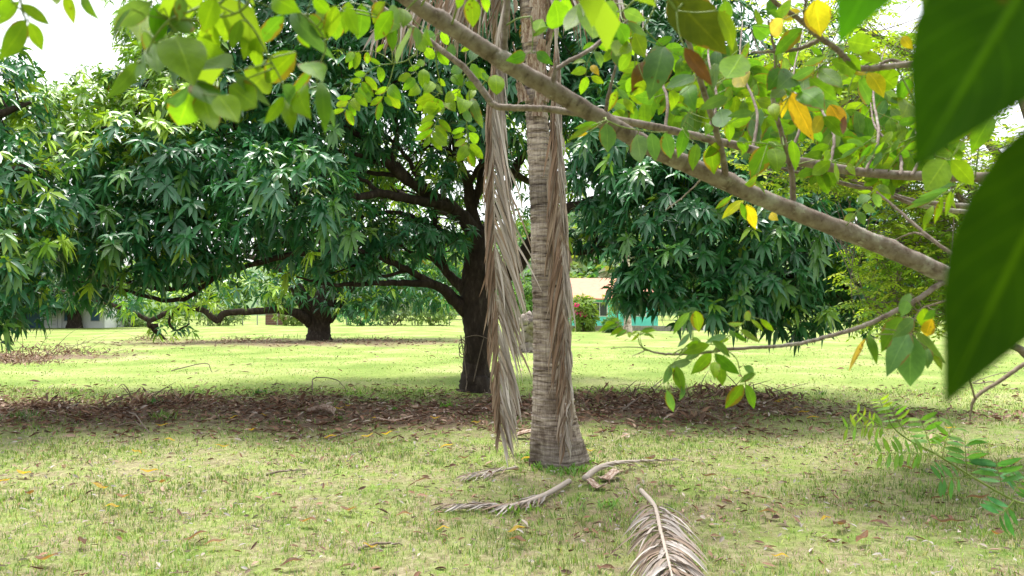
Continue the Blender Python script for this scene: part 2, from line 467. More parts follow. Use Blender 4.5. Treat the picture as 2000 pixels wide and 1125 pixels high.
# ------------------------------------------------------------------ the lawn and the hill
xs = np.concatenate([[-900, -400, -200, -110, -70, -45, -33], np.arange(-27, 13.01, 0.2), [15, 18, 24, 34, 60, 110, 200, 400, 900]])
ys = [-60, -20, -8, 0, 2.0]
while ys[-1] < 60: ys.append(ys[-1] + max(0.11, 0.016 * ys[-1]))
ys = np.array(ys + [66, 75, 90, 120, 170, 260, 420, 800, 1600])
X, Y = np.meshgrid(xs, ys)
Lm = litter(X, Y)
Zg = ground_z(X, Y)
mb = MB()
nx, ny = len(xs), len(ys)
i = np.arange(ny - 1)[:, None]; j = np.arange(nx - 1)[None]
q = np.stack([i * nx + j, i * nx + j + 1, (i + 1) * nx + j + 1, (i + 1) * nx + j], -1).reshape(-1, 4)
mb.add(np.stack([X, Y, Zg], -1).reshape(-1, 3), [q], np.stack([Lm, 1 / (1 + np.exp((Y - 11) / 1.5)), 0 * Lm], -1).reshape(-1, 3))
tag(put("lawn", mb.mesh("lawn"), lawn_mat()), "wide sunlit mown lawn with bare leaf-strewn patches", None, None, "structure")

# wooded hill far behind the house
hx = np.linspace(-260, 330, 90); hy = np.linspace(170, 420, 40)
HX, HY = np.meshgrid(hx, hy)


def hill_z(x, y):
    return np.maximum(-0.5, (24 + 9 * np.sin(x * 0.017 + 0.8) + 5 * np.sin(x * .041)) * np.clip((y - 172) / 130, 0, 1) ** 0.8) - 0.4


mb = MB()
i = np.arange(39)[:, None]; j = np.arange(89)[None]
q = np.stack([i * 90 + j, i * 90 + j + 1, (i + 1) * 90 + j + 1, (i + 1) * 90 + j], -1).reshape(-1, 4)
mb.add(np.stack([HX, HY, hill_z(HX, HY)], -1).reshape(-1, 3), [q])
tag(put("hill", mb.mesh("hill"), rough_mat("hill_hazy_green", [(0.3, (.06, .11, .045)), (0.7, (.13, .2, .08))], .12, (1, 1, 1), .5, 2.0)),
    "wooded green hill rising beyond the orange roof", None, None, "structure")
r_ = np.random.default_rng(3)
mb = MB()
n = 5200
cx = r_.uniform(-60, 190, n); cy = r_.uniform(175, 330, n)
cr = r_.uniform(2.2, 4.2, n)
tt = np.stack([r_.uniform(.07, .15, n), r_.uniform(.15, .25, n), r_.uniform(.05, .09, n)], 1)  # paler greens stand in for the haze over the hill
for k in range(14):
    dv = nrm(r_.normal(0, 1, (n, 3)) + [0, -.3, .6])
    b_ = np.stack([cx, cy, hill_z(cx, cy) + cr * .6], 1) + dv * (cr * r_.uniform(.7, 1.05, n))[:, None]
    D = nrm(np.cross(dv, r_.normal(0, 1, (n, 3))))
    leaves(mb, b_, D, dv, cr * .8, cr * .6, 0.1, tt * r_.uniform(.75, 1.25, (n, 1)), lod=1)
tag(put("hillside_wood", mb.mesh("hillside_wood"), M_FAR), "dense green wood covering the far hill, haze painted into its pale tint", "wood", None, "stuff")

# ------------------------------------------------------------------ tree crowns
GREEN_D = np.array([.018, .105, .040]); GREEN_M = np.array([.042, .185, .055]); GREEN_Y = np.array([.150, .310, .030]); FLUSH_LIT = np.array([.30, .48, .04])  # the yellow-greens serve young leaves and painted-in backlight alike


def crown_points(lobes, r_, dens=13.0, inner=0.3, drop=0.62):
    """points and outward axes over a crown made of ellipsoid lobes"""
    Ps, Ns, Li, In = [], [], [], []
    for li, (c, r, dm) in enumerate(lobes):
        c = np.asarray(c); r = np.asarray(r)
        area = 4 * math.pi * ((((r[0] * r[1]) ** 1.6 + (r[0] * r[2]) ** 1.6 + (r[1] * r[2]) ** 1.6) / 3) ** (1 / 1.6))
        n = max(6, int(area * dens * dm))
        d = nrm(r_.normal(0, 1, (n, 3)) + [0, 0, .15])
        s = 1.0 + 0.10 * np.sin(d[:, 0] * 5 + li) + 0.10 * np.sin(d[:, 2] * 6 + d[:, 1] * 5 + 2 * li) + r_.normal(0, .07, n)
        inn = r_.random(n) < inner
        s = np.where(inn, r_.uniform(.35, .85, n), s)
        p = c + d * r * s[:, None]
        nv = nrm(d / r)
        keep = np.ones(n, bool)
        for lj, (c2, r2, dm2) in enumerate(lobes):
            if lj == li or dm2 < 0.6: continue
            keep &= np.linalg.norm((p - np.asarray(c2)) / np.asarray(r2), axis=1) > drop
        Ps.append(p[keep]); Ns.append(nv[keep]); Li.append(np.full(keep.sum(), li)); In.append(inn[keep])
    return np.concatenate(Ps), np.concatenate(Ns), np.concatenate(Li), np.concatenate(In)


def in_frame(p):
    q = p - CAMP
    dz = q @ FW
    px = 1000 + q[:, 0] / dz * FPX; py = 562.5 - (q @ UP) / dz * FPX
    return px, py, dz


# whorl variants shared by the leaf_cluster objects
CLUSTER = []
for k in range(24):
    r_ = np.random.default_rng(100 + k)
    tilt = [0.25, 0.6, 0.95, 1.25][k % 4]
    ax = np.array([[math.sin(tilt), 0, math.cos(tilt)]])
    mb = MB()
    col = GREEN_D * .6 + GREEN_M * .4 if k < 12 else (GREEN_M if k < 21 else GREEN_Y * .5 + GREEN_M * .5)
    rosettes(mb, np.zeros((1, 3)), ax, col[None], r_, nl=13, lod=3)
    tube(mb, [(-ax[0] * .16 - [0, 0, .02]), (-ax[0] * .07), ax[0] * .02], [.006, .005, .003], 2, 4, (.06, .09, .03))
    me = mb.mesh("leaf_cluster"); me.materials.append(M_MANGO)
    CLUSTER.append((me, tilt, k))


def mango_crown(parent, lobes, seed, yellow, n_obj=300, dens=13.0, Lr=(0.125, 0.235), lod_d=15.2, inner=0.42, nl=11, name="crown"):
    r_ = np.random.default_rng(seed)
    p, nv, li, inn = crown_points(lobes, r_, dens, inner)
    ax = nrm(nv * .75 + ZUP * .42 + r_.normal(0, .28, p.shape))
    px, py, dz = in_frame(p)
    n = len(p)
    mixv = r_.random(n)
    yl = np.array([yellow(*P_) for P_ in zip(li, px, py, r_.random(n))])
    col = np.where((yl > .5)[:, None], np.where((r_.random(n) < .45)[:, None], FLUSH_LIT, GREEN_Y), GREEN_D + (GREEN_M - GREEN_D) * mixv[:, None])
    col = col * r_.uniform(.8, 1.25, (n, 1))
    # the clusters that show largest: nearest, facing the camera, inside the frame
    facing = -(nv * nrm(p - CAMP)).sum(1)
    score = np.where((px > 5) & (px < 1995) & (py > 5) & (py < 1120) & ~inn & (yl < .5) & (facing > .05), dz - 1.5 * facing, 1e9)
    idx = np.argsort(score)[:n_obj]; idx = idx[score[idx] < 1e8]
    sel = np.zeros(n, bool); sel[idx] = True
    for i in idx:
        a = ax[i]
        tl = math.acos(np.clip(a[2], -1, 1))
        best = sorted(CLUSTER, key=lambda c: abs(c[1] - tl) + r_.uniform(0, .25))[0]
        put("leaf_cluster", best[0], None, parent, p[i], math.atan2(a[1], a[0]), float(r_.uniform(.85, 1.1)) * (Lr[1] / .25))
    mb = MB()
    hi = ~sel & ~inn & (dz < lod_d)
    rosettes(mb, p[hi], ax[hi], col[hi], r_, nl, Lr)
    lo = ~sel & ~hi
    rosettes(mb, p[lo], ax[lo], col[lo] , r_, max(6, nl - 3), (Lr[0] * 1.05, Lr[1] * 1.15), 0.29, lod=1)
    # orange and yellow dying leaves hanging here and there
    k = r_.choice(np.where(hi | lo)[0], max(3, n // 160))
    leaves(mb, p[k], nrm(r_.normal(0, .5, (len(k), 3)) - ZUP), nrm(r_.normal(0, 1, (len(k), 3))), Lr[1], Lr[1] * .2, .1, np.array([.5, .27, .02]))
    o = put(name, mb.mesh(name), M_MANGO, parent, (0, 0, 0))
    o["kind"] = "stuff"
    return p, ax


def twigs_to(mb, limb_pts, targets, r_, r0=.022):
    """thin boughs from the nearest limb out to points in the crown"""
    limb_pts = np.asarray(limb_pts)
    for t in targets:
        d = np.linalg.norm(limb_pts - t, axis=1)
        s = limb_pts[np.argmin(d + r_.uniform(0, .6, len(d)))]
        L = np.linalg.norm(t - s)
        if L < .15: continue
        a = s + (t - s) * .35 + r_.normal(0, .08 * L, 3) + ZUP * .03 * L
        b = s + (t - s) * .7 + r_.normal(0, .08 * L, 3) + ZUP * .06 * L
        rr = r0 * min(2.0, .5 + .35 * L)
        tube(mb, [s, a, b, t], [rr, rr * .75, rr * .45, rr * .15], 4, 5, seed=int(r_.integers(1e6)))
        # side twig
        q = b + r_.normal(0, .25, 3); tube(mb, [a, (a + q) / 2 + r_.normal(0, .05, 3), q], [rr * .5, rr * .35, rr * .12], 3, 4, seed=int(r_.integers(1e6)))


# ---- the big mango tree
mango = thing("mango_tree", G(930, 762), "large spreading mango tree with dark trunk behind the coconut palm", "tree")
tb = MB()
B0 = G(930, 762)
limb = []
def lim(pts, rad, n=6, sides=10, rough=.12, seed=0):
    p, r = tube(tb, [P(*q) if len(q) == 3 else q for q in pts], [q_ * .82 for q_ in rad], n, sides, rough=rough, wob=0.008, seed=seed)
    limb.append(p); return p
tube(tb, [B0 + [0, 0, -.25], B0 + [0, 0, .02], P(930, 725, 14.65), P(932, 680, 14.65), P(930, 620, 14.7), P(926, 560, 14.75), P(930, 505, 14.8), P(938, 455, 14.85)],
     [.46, .36, .275, .26, .28, .27, .24, .2], 8, 18, rough=.10, wob=.006, seed=5)
limb.append(np.array([P(930, 560, 14.75), P(938, 455, 14.85)]))
# low left limb and its fork
lim([(925, 625, 14.7), (898, 595, 14.6), (860, 562, 14.3), (835, 554, 14.0), (788, 552, 13.6), (720, 553, 13.0), (650, 556, 12.5), (580, 540, 12.0)], [.2, .16, .12, .10, .07, .055, .04, .02], seed=1)
lim([(858, 562, 14.3), (810, 535, 13.8), (756, 509, 13.2), (689, 488, 12.6), (600, 470, 12.0), (500, 478, 11.6)], [.10, .08, .07, .055, .04, .02], seed=2)
lim([(922, 590, 14.75), (905, 565, 14.7), (874, 531, 14.6), (850, 467, 14.4), (846, 400, 14.2), (810, 340, 13.6)], [.2, .15, .11, .08, .06, .03], seed=3)
# upper left limbs
lim([(930, 500, 14.8), (915, 440, 14.6), (874, 400, 14.3), (827, 373, 13.9), (778, 338, 13.4), (724, 281, 12.9), (660, 240, 12.6), (580, 200, 12.2)], [.22, .19, .15, .13, .11, .07, .05, .02], seed=4)
lim([(880, 405, 14.3), (840, 395, 13.9), (795, 388, 13.4), (742, 378, 12.8), (689, 385, 12.2), (600, 370, 11.4), (480, 350, 11.2), (330, 340, 11.6)], [.13, .11, .10, .09, .075, .05, .04, .02], seed=5)
lim([(800, 352, 13.6), (770, 320, 13.3), (735, 318, 13.0), (690, 300, 12.7), (600, 290, 12.2), (430, 260, 12.2), (260, 250, 12.5)], [.09, .07, .06, .05, .045, .04, .02], seed=6)
lim([(778, 338, 13.4), (765, 300, 13.3), (775, 260, 13.2), (760, 200, 13.1), (700, 120, 13.2)], [.07, .055, .05, .04, .02], seed=7)
lim([(690, 488, 12.6), (560, 500, 12.0), (420, 540, 11.9), (320, 565, 12.0), (230, 545, 12.0), (150, 540, 12.2)], [.06, .055, .05, .045, .035, .02], seed=8)
lim([(420, 540, 11.9), (360, 585, 12.0), (290, 580, 12.1), (220, 560, 12.1), (120, 545, 12.3)], [.05, .045, .04, .03, .015], seed=9)
# upright stems
lim([(936, 470, 14.85), (920, 400, 14.8), (913, 356, 14.7), (895, 309, 14.5), (880, 240, 14.2), (850, 120, 13.8), (800, 0, 13.6)], [.17, .15, .12, .09, .07, .05, .02], seed=10)
lim([(922, 410, 14.8), (938, 355, 14.8), (948, 267, 14.8), (960, 160, 14.8), (990, 20, 14.8)], [.12, .10, .08, .06, .03], seed=11)
lim([(860, 400, 14.2), (868, 360, 14.3), (877, 310, 14.4), (880, 270, 14.5)], [.07, .06, .05, .02], seed=12)
# right limbs
lim([(938, 560, 14.75), (975, 545, 14.7), (1009, 520, 14.5), (1040, 468, 14.2), (1085, 420, 13.8), (1150, 395, 13.3), (1230, 380, 12.6), (1330, 380, 11.9), (1480, 400, 11.6)], [.24, .2, .18, .15, .12, .1, .08, .05, .02], seed=13)
lim([(935, 465, 14.85), (965, 425, 14.8), (1002, 338, 14.6), (1023, 302, 14.4), (1080, 240, 14.0), (1200, 180, 13.6), (1350, 140, 13.4)], [.15, .13, .11, .09, .07, .05, .02], seed=14)
lim([(1040, 468, 14.2), (1075, 482, 13.8), (1120, 491, 13.2), (1180, 488, 12.6), (1280, 490, 11.8), (1400, 520, 11.4), (1540, 540, 11.4)], [.1, .09, .08, .07, .05, .04, .02], seed=15)
lim([(1002, 338, 14.6), (1060, 360, 15.2), (1130, 340, 15.8), (1230, 300, 16.3)], [.08, .06, .05, .02], seed=16)
lim([(915, 440, 14.6), (880, 420, 15.4), (820, 395, 16.2), (760, 370, 17.0), (690, 380, 17.6)], [.12, .09, .08, .06, .03], seed=17)

for k, (pts, rad) in enumerate([
    ([(905, 470, 14.6), (870, 455, 14.3), (820, 430, 14.0), (770, 415, 13.6), (700, 425, 13.2), (640, 440, 12.8)], [.09, .07, .06, .05, .035, .015]),
    ([(850, 392, 14.1), (815, 345, 13.9), (790, 300, 13.7), (740, 255, 13.4), (690, 230, 13.2)], [.07, .06, .05, .035, .015]),
    ([(790, 345, 13.5), (745, 340, 13.3), (700, 335, 13.0), (650, 330, 12.7)], [.06, .05, .04, .015]),
    ([(742, 378, 12.8), (715, 355, 12.7), (680, 345, 12.5), (640, 320, 12.4)], [.05, .04, .03, .012]),
    ([(896, 312, 14.5), (870, 290, 14.4), (840, 285, 14.3), (800, 250, 14.2)], [.06, .05, .035, .015]),
    ([(915, 360, 14.7), (940, 320, 14.3), (965, 300, 14.0), (1000, 260, 13.6)], [.07, .055, .04, .015]),
    ([(874, 531, 14.6), (840, 505, 14.3), (800, 490, 14.0), (745, 450, 13.7)], [.07, .055, .04, .015]),
    ([(835, 554, 14.0), (800, 530, 13.7), (745, 540, 13.3), (690, 520, 13.0)], [.06, .045, .035, .015])]):
    lim(pts, rad, seed=200 + k)


def LB(px, py, d, rx, ry, rz, dm=1.0): return (P(px, py, d), (rx, ry, rz), dm)
ML = [
    LB(570, 395, 10.7, 1.0, 1.0, .78), LB(470, 330, 11.6, .9, .8, .5, .8), LB(330, 330, 11.3, 1.35, 1.1, .9), LB(235, 462, 11.1, 1.15, 1.0, .72), LB(380, 455, 11.2, .9, .9, .62),
    LB(140, 345, 12.0, 1.1, 1.1, 1.1), LB(190, 240, 12.6, 1.2, 1.2, .75), LB(420, 205, 12.4, 1.5, 1.3, 1.1), LB(640, 215, 12.1, 1.35, 1.2, 1.0),
    LB(370, 90, 13.6, 1.2, 1.3, .95), LB(590, 50, 13.4, 1.7, 1.5, 1.3), LB(850, 100, 13.0, 1.5, 1.3, 1.25), LB(1060, 60, 14.0, 1.7, 1.4, 1.4), LB(980, 215, 12.8, .85, .7, .8, .8),
    LB(760, -110, 14.5, 3.4, 2.2, 1.5), LB(1150, -90, 15.0, 3.2, 2.2, 1.5),
    LB(1215, 290, 11.6, .95, .9, 1.0), LB(1320, 430, 11.0, .95, .95, .95), LB(1470, 470, 11.1, 1.1, 1.0, 1.0), LB(1620, 500, 11.7, 1.0, .9, .9), LB(1700, 550, 12.0, .7, .7, .75), LB(1690, 430, 12.2, .9, .8, .8),
    LB(1400, 320, 11.8, 1.3, 1.0, .9), LB(1570, 340, 12.3, 1.3, 1.1, .9), LB(1290, 130, 13.0, 1.7, 1.4, 1.35), LB(1540, 190, 13.5, 1.6, 1.4, 1.1), LB(1180, 180, 13.2, 1.0, .9, 1.0),
    LB(1245, 555, 11.0, .38, .4, .34), LB(1760, 600, 12.3, .42, .5, .42), LB(1750, 500, 12.3, .5, .6, .6), LB(1400, 580, 11.0, .85, .75, .45), LB(1270, 535, 11.0, .55, .55, .5), LB(1540, 605, 11.2, .7, .6, .35), LB(1180, 440, 12.4, .6, .6, .4, .6),
    # the far side of the crown, thin enough for the sky to show
    LB(760, 380, 18.2, 2.0, .8, 1.0, .5), LB(1000, 300, 18.6, 1.8, .8, 1.0, .55), LB(850, 300, 17.6, 1.2, .8, .7, .5), LB(960, 430, 18.6, 1.5, .6, .6, .4), LB(700, 330, 14.6, .9, .7, .5, .55), LB(860, 330, 13.6, .5, .4, .4, .55), LB(880, 200, 18.0, 2.2, 1.0, 1.1, .45), LB(620, 300, 17.2, 1.6, .9, 1.0, .45), LB(1150, 370, 18.0, 1.4, .7, .8, .3),
    LB(560, 430, 16.8, 1.4, .8, .8, .4),
    LB(300, 260, 15.6, 2.4, .8, 1.3, .8), LB(600, 140, 15.8, 2.6, .8, 1.5, .8), LB(1350, 250, 15.6, 2.6, .8, 1.5, .8), LB(1050, 120, 16.2, 2.2, .8, 1.4, .8),
    # leaves hanging under the limbs
    LB(560, 480, 12.6, .8, .7, .25, .5), LB(760, 470, 13.4, .9, .7, .42, .75), LB(840, 450, 13.6, .55, .5, .4, .6), LB(650, 520, 12.8, .9, .6, .3, .6), LB(720, 420, 13.2, .5, .4, .3, .5),
    LB(170, 560, 12.3, .45, .4, .22, .8), LB(330, 525, 12.1, .6, .5, .25, .5), LB(900, 470, 14.0, .4, .4, .3, .5), LB(1150, 470, 13.0, .5, .5, .2, .5),
]


def yel_main(li, px, py, u):
    w = 0.03
    if py < 330 and px < 440: w = min(.92, max(.2, (340 - py + .15 * (250 - px)) / 130))  # backlight on the upper-left crown painted in as yellow-green leaves
    elif px < 450 and py < 300: w = .2
    elif px < 330: w = .07
    elif li >= 34 and li <= 43: w = .5  # far side of the crown: its backlight also put into leaf colour
    elif py > 540 and px < 500: w = .5
    return 1.0 if u < w else 0.0


mp_, ma_ = mango_crown(mango, ML, 11, yel_main, 300, 22.0)
r_ = np.random.default_rng(21)
limb_all = np.concatenate([p[len(p) // 3:] for p in limb])
for c, r, dm in ML:
    tg = c + nrm(r_.normal(0, 1, (5 if dm >= .6 else 4, 3))) * np.array(r) * r_.uniform(.5, .95, (5 if dm >= .6 else 4, 1))
    twigs_to(tb, limb_all, tg, r_)
put("trunk", tb.mesh("trunk", WLOC[mango.name]), M_BARK, mango, WLOC[mango.name])
# a coil of dry vine clinging to the trunk
vb = MB()
c0 = P(903, 690, 14.35)
ang = np.linspace(0, 15, 34)
tube(vb, [c0 + [(.085 + .015 * math.sin(a * 1.7)) * math.cos(a) * .8, -.02 * math.sin(a), .13 * math.sin(a) + .01 * a] for a in ang], [.009] * 34, 3, 5, (.10, .09, .05))
tube(vb, [P(900, 655, 14.4), P(905, 690, 14.38), P(912, 740, 14.36), B0 + [-.18, -.42, .05]], [.012, .011, .012, .014], 5, 5, (.1, .09, .05))
tube(vb, [P(905, 660, 14.38), P(930, 655, 14.33), P(955, 662, 14.38)], [.01, .011, .01], 5, 5, (.1, .09, .05))
tube(vb, [P(945, 660, 14.34), P(935, 700, 14.33), P(925, 745, 14.28)], [.009, .01, .011], 5, 5, (.1, .09, .05))
put("vine", vb.mesh("vine", c0), M_TWIG, mango, c0)

# ---- the mango tree at the left edge (its trunk stands beyond the frame)
lt0 = np.array([-8.6, 10.2, 0])
ltree = thing("mango_tree", lt0, "lighter leaved mango tree with low hanging skirt, next to the big mango's crown", "tree")
tb = MB()
tube(tb, [lt0 + [0, 0, -.2], lt0 + [0, 0, .05], lt0 + [.05, 0, .9], lt0 + [.15, 0, 1.7], lt0 + [.4, 0, 2.6], P(-60, 300, 10.2), P(-20, 180, 10.2)], [.4, .33, .24, .21, .17, .1, .03], 6, 12, rough=.1, seed=31)
la = [np.array([lt0 + [.1, 0, 1.4], lt0 + [.3, 0, 2.3], P(-60, 300, 10.2)])]
for k, pts in enumerate([[lt0 + [.08, 0, 1.5], P(-90, 520, 9.8), P(-30, 500, 9.4), P(30, 520, 9.2)], [lt0 + [.2, 0, 2.1], P(-80, 380, 9.7), P(0, 340, 9.6), P(60, 320, 9.7)], [lt0 + [.3, 0, 2.4], P(-60, 260, 10), P(10, 220, 10.2), P(60, 200, 10.4)]]):
    p, r = tube(tb, pts, [.12, .08, .05, .02], 6, 7, rough=.1, seed=40 + k); la.append(p)
LL = [LB(20, 250, 10.2, .55, .7, .8, .5), LB(-90, 220, 10.2, 1.0, 1.0, 1.2, .8), LB(30, 360, 9.7, .7, .8, .6, .9), LB(-90, 400, 9.6, 1.0, .9, .8), LB(0, 470, 9.3, .65, .7, .55), LB(20, 570, 9.2, .5, .6, .42),
      LB(-70, 580, 9.2, .7, .7, .5), LB(70, 430, 10.0, .45, .5, .5, .7), LB(-40, 120, 10.6, .8, .8, .6, .5), LB(100, 500, 10.2, .35, .4, .3, .7)]
def yel_left(li, px, py, u):
    if 370 < py < 510: return 1.0 if u < .4 else 0.0
    return 1.0 if u < (.25 if py < 350 else .12) else 0.0
mango_crown(ltree, LL, 12, yel_left, 90, 17.0, Lr=(.12, .21))
r_ = np.random.default_rng(22)
for c, r, dm in LL:
    twigs_to(tb, np.concatenate(la), c + nrm(r_.normal(0, 1, (4, 3))) * np.array(r) * .8, r_, .015)
put("trunk", tb.mesh("trunk", lt0), M_BARK, ltree, lt0)

# ---- the mango tree across the lawn
f0 = G(622, 664)
ftree = thing("mango_tree", f0, "far mango tree with short thick flaring dark trunk across the lawn", "tree")
tb = MB(); df = f0[1]
tube(tb, [f0 + [0, 0, -.3], f0 + [0, 0, .05], P(623, 645, df), P(624, 625, df), P(626, 605, df), P(628, 585, df)], [.85, .66, .55, .6, .8, .55], 6, 16, rough=.10, seed=50)
fl = []
for k, (pts, rad) in enumerate([
    ([(635, 620, df), (655, 590, df), (680, 560, df), (720, 520, df), (780, 480, df)], [.5, .42, .33, .22, .1]),
    ([(612, 620, df), (595, 590, df - .5), (570, 550, df - 1), (520, 510, df - 2), (470, 500, df - 2.5)], [.5, .4, .28, .2, .08]),
    ([(628, 600, df), (640, 550, df), (635, 480, df), (600, 400, df)], [.6, .4, .3, .1]),
    ([(610, 634, df), (585, 615, df - 1), (555, 606, df - 1.8), (500, 608, df - 2.5), (440, 612, df - 3), (424, 626, df - 3.2), (395, 605, df - 3.4), (350, 602, df - 3.5), (318, 615, df - 3.6), (292, 632, df - 3.4), (306, 648, df - 3), (322, 662, df - 2)], [.3, .25, .2, .17, .15, .15, .13, .12, .12, .13, .11, .06]),
    ([(310, 640, df - 3.4), (270, 615, df - 3.6), (200, 590, df - 3.8), (110, 565, df - 4)], [.12, .11, .09, .05]),
    ([(340, 603, df - 3.5), (330, 630, df - 3.3), (345, 645, df - 3.2), (372, 632, df - 3.2)], [.07, .06, .05, .03])]):
    p, r = tube(tb, [P(*q) for q in pts], rad, 6, 9, rough=.1, wob=.01, seed=51 + k); fl.append(p)
FLb = [LB(470, 555, df - 2, 2.2, 1.8, 1.0, .7), LB(560, 565, df - 2, 1.6, 1.5, .8, .7), LB(620, 490, df + 1, 3.2, 2.6, 1.5, .6), LB(745, 555, df, 3.0, 2.4, 1.1), LB(850, 583, df - .5, 1.3, 1.2, .5), LB(700, 590, df - 1, 1.6, 1.2, .45),
       LB(680, 420, df + 1, 4.5, 3, 1.8, .6), LB(350, 585, df - 3.5, 1.4, 1.0, .6, .45), LB(330, 640, df - 3, .9, .8, .5, .6), LB(420, 590, df - 3, 1.3, 1, .55, .6), LB(250, 590, df - 3.6, 1.3, 1, .6, .4), LB(850, 500, df + 2, 2.6, 2, 1.8)]
def yel_far(li, px, py, u):
    return 1.0 if u < (.65 if px < 560 else .12) else 0.0
mango_crown(ftree, FLb, 13, yel_far, 0, 5.0, Lr=(.26, .42), lod_d=1, inner=.25, nl=10)
put("trunk", tb.mesh("trunk", f0), M_BARK, ftree, f0)

# two more mango trees by the white building, their crowns reaching low
for k, (px, py, lab, lobes) in enumerate([
    (145, 641, "slim trunked mango tree standing before the white building", [(150, 575, 2.6, .95), (230, 590, 2.2, .8), (80, 585, 2.2, .9), (160, 500, 4.0, 2.2), (60, 480, 3, 2)]),
    (38, 642, "mango tree beside the white building's pale corner pillar", [(20, 590, 2.2, .9), (-60, 560, 3, 1.6), (50, 530, 2.8, 1.4)])]):
    b0 = G(px, py); d = b0[1]
    t = thing("mango_tree", b0, lab, "tree")
    tb = MB()
    tube(tb, [b0 + [0, 0, -.3], b0 + [0, 0, .1], P(px, 620, d), P(px - 4, 590, d), P(px, 540, d), P(px + 10, 480, d)], [.75, .6, .5, .5, .4, .1], 5, 12, rough=.1, seed=60 + k)
    mango_crown(t, [LB(a, b, d - 1, r1, r1 * .8, r2) for a, b, r1, r2 in lobes], 14 + k, lambda li, px, py, u: 1.0 if u < .1 else 0.0, 0, 4.0, Lr=(.3, .5), lod_d=1, inner=.2, nl=9)
    put("trunk", tb.mesh("trunk", b0), M_BARK, t, b0)

# ---- trees beyond the far fence
BGT = [(-40, 120, 540, 9, "broad pale green tree behind the white building"), (230, 105, 520, 8, "round green tree beyond the fence left of the far mango"), (420, 110, 500, 9, "tall yellow green tree beyond the fence"),
       (640, 118, 490, 10, "wide dark green tree beyond the wire fence"), (770, 105, 500, 8, "light green tree behind the wire fence posts"), (880, 112, 470, 9, "tall loose tree behind the big mango trunk"),
       (1010, 100, 540, 6.5, "bushy green tree left of the orange roof"), (1090, 125, 520, 6, "small pale tree right behind the turquoise house"), (1330, 105, 520, 8, "green tree standing past the turquoise house gable"), (1500, 110, 520, 9, "low spreading tree behind the barred fence"),
       (1700, 95, 500, 9, "big green tree beyond the lawn behind the feathery tree"), (1900, 100, 480, 10, "bright green tree at the boundary farthest from the turquoise house")]
for k, (px, d, top, w, lab) in enumerate(BGT):
    b0 = np.array([(px - 1000) / FPX * d, d, 0.0])
    t = thing("garden_tree", b0, lab, "tree", "trees beyond the far fence")
    r_ = np.random.default_rng(300 + k)
    H = P(px, top, d)[2]
    tb = MB()
    tube(tb, [b0 + [0, 0, -.3], b0 + [.1, 0, H * .25], b0 + [-.1, 0, H * .5], b0 + [.1, 0, H * .8]], [.4, .3, .22, .06], 4, 8, rough=.1, seed=k)
    lobes = []
    for q in range(7):
        a = r_.uniform(0, 6.28); rr = r_.uniform(.1, .55) * w * .8
        lobes.append((b0 + [math.cos(a) * rr, math.sin(a) * rr * .6, H * r_.uniform(.35, .8)], (w * r_.uniform(.25, .42), w * .3, H * r_.uniform(.16, .26)), 1.0))
        tube(tb, [b0 + [0, 0, H * .3], (b0 + lobes[-1][0]) / 2 + [0, 0, H * .15], lobes[-1][0]], [.16, .1, .04], 3, 5, seed=k * 10 + q)
    p, nv, li, inn = crown_points(lobes, r_, 1.5, .2)
    base = np.array([[.09, .19, .045], [.13, .23, .05], [.06, .15, .05], [.16, .25, .06]][k % 4])
    mb = MB()
    rosettes(mb, p, nrm(nv + ZUP * .4 + r_.normal(0, .4, p.shape)), base * r_.uniform(.65, 1.35, (len(p), 1)), r_, 9, (.5, .9), .38, (.1, .4), lod=1)
    put("trunk", tb.mesh("trunk", b0), M_BARK, t, b0)
    put("crown", mb.mesh("crown", b0), M_FAR, t, b0)["kind"] = "stuff"

# ------------------------------------------------------------------ the coconut palm
palm0 = G(1093, 912)
PD = palm0[1]
palm = thing("coconut_palm", palm0, "coconut palm with ringed grey trunk and two dead fronds hanging down", "palm tree")


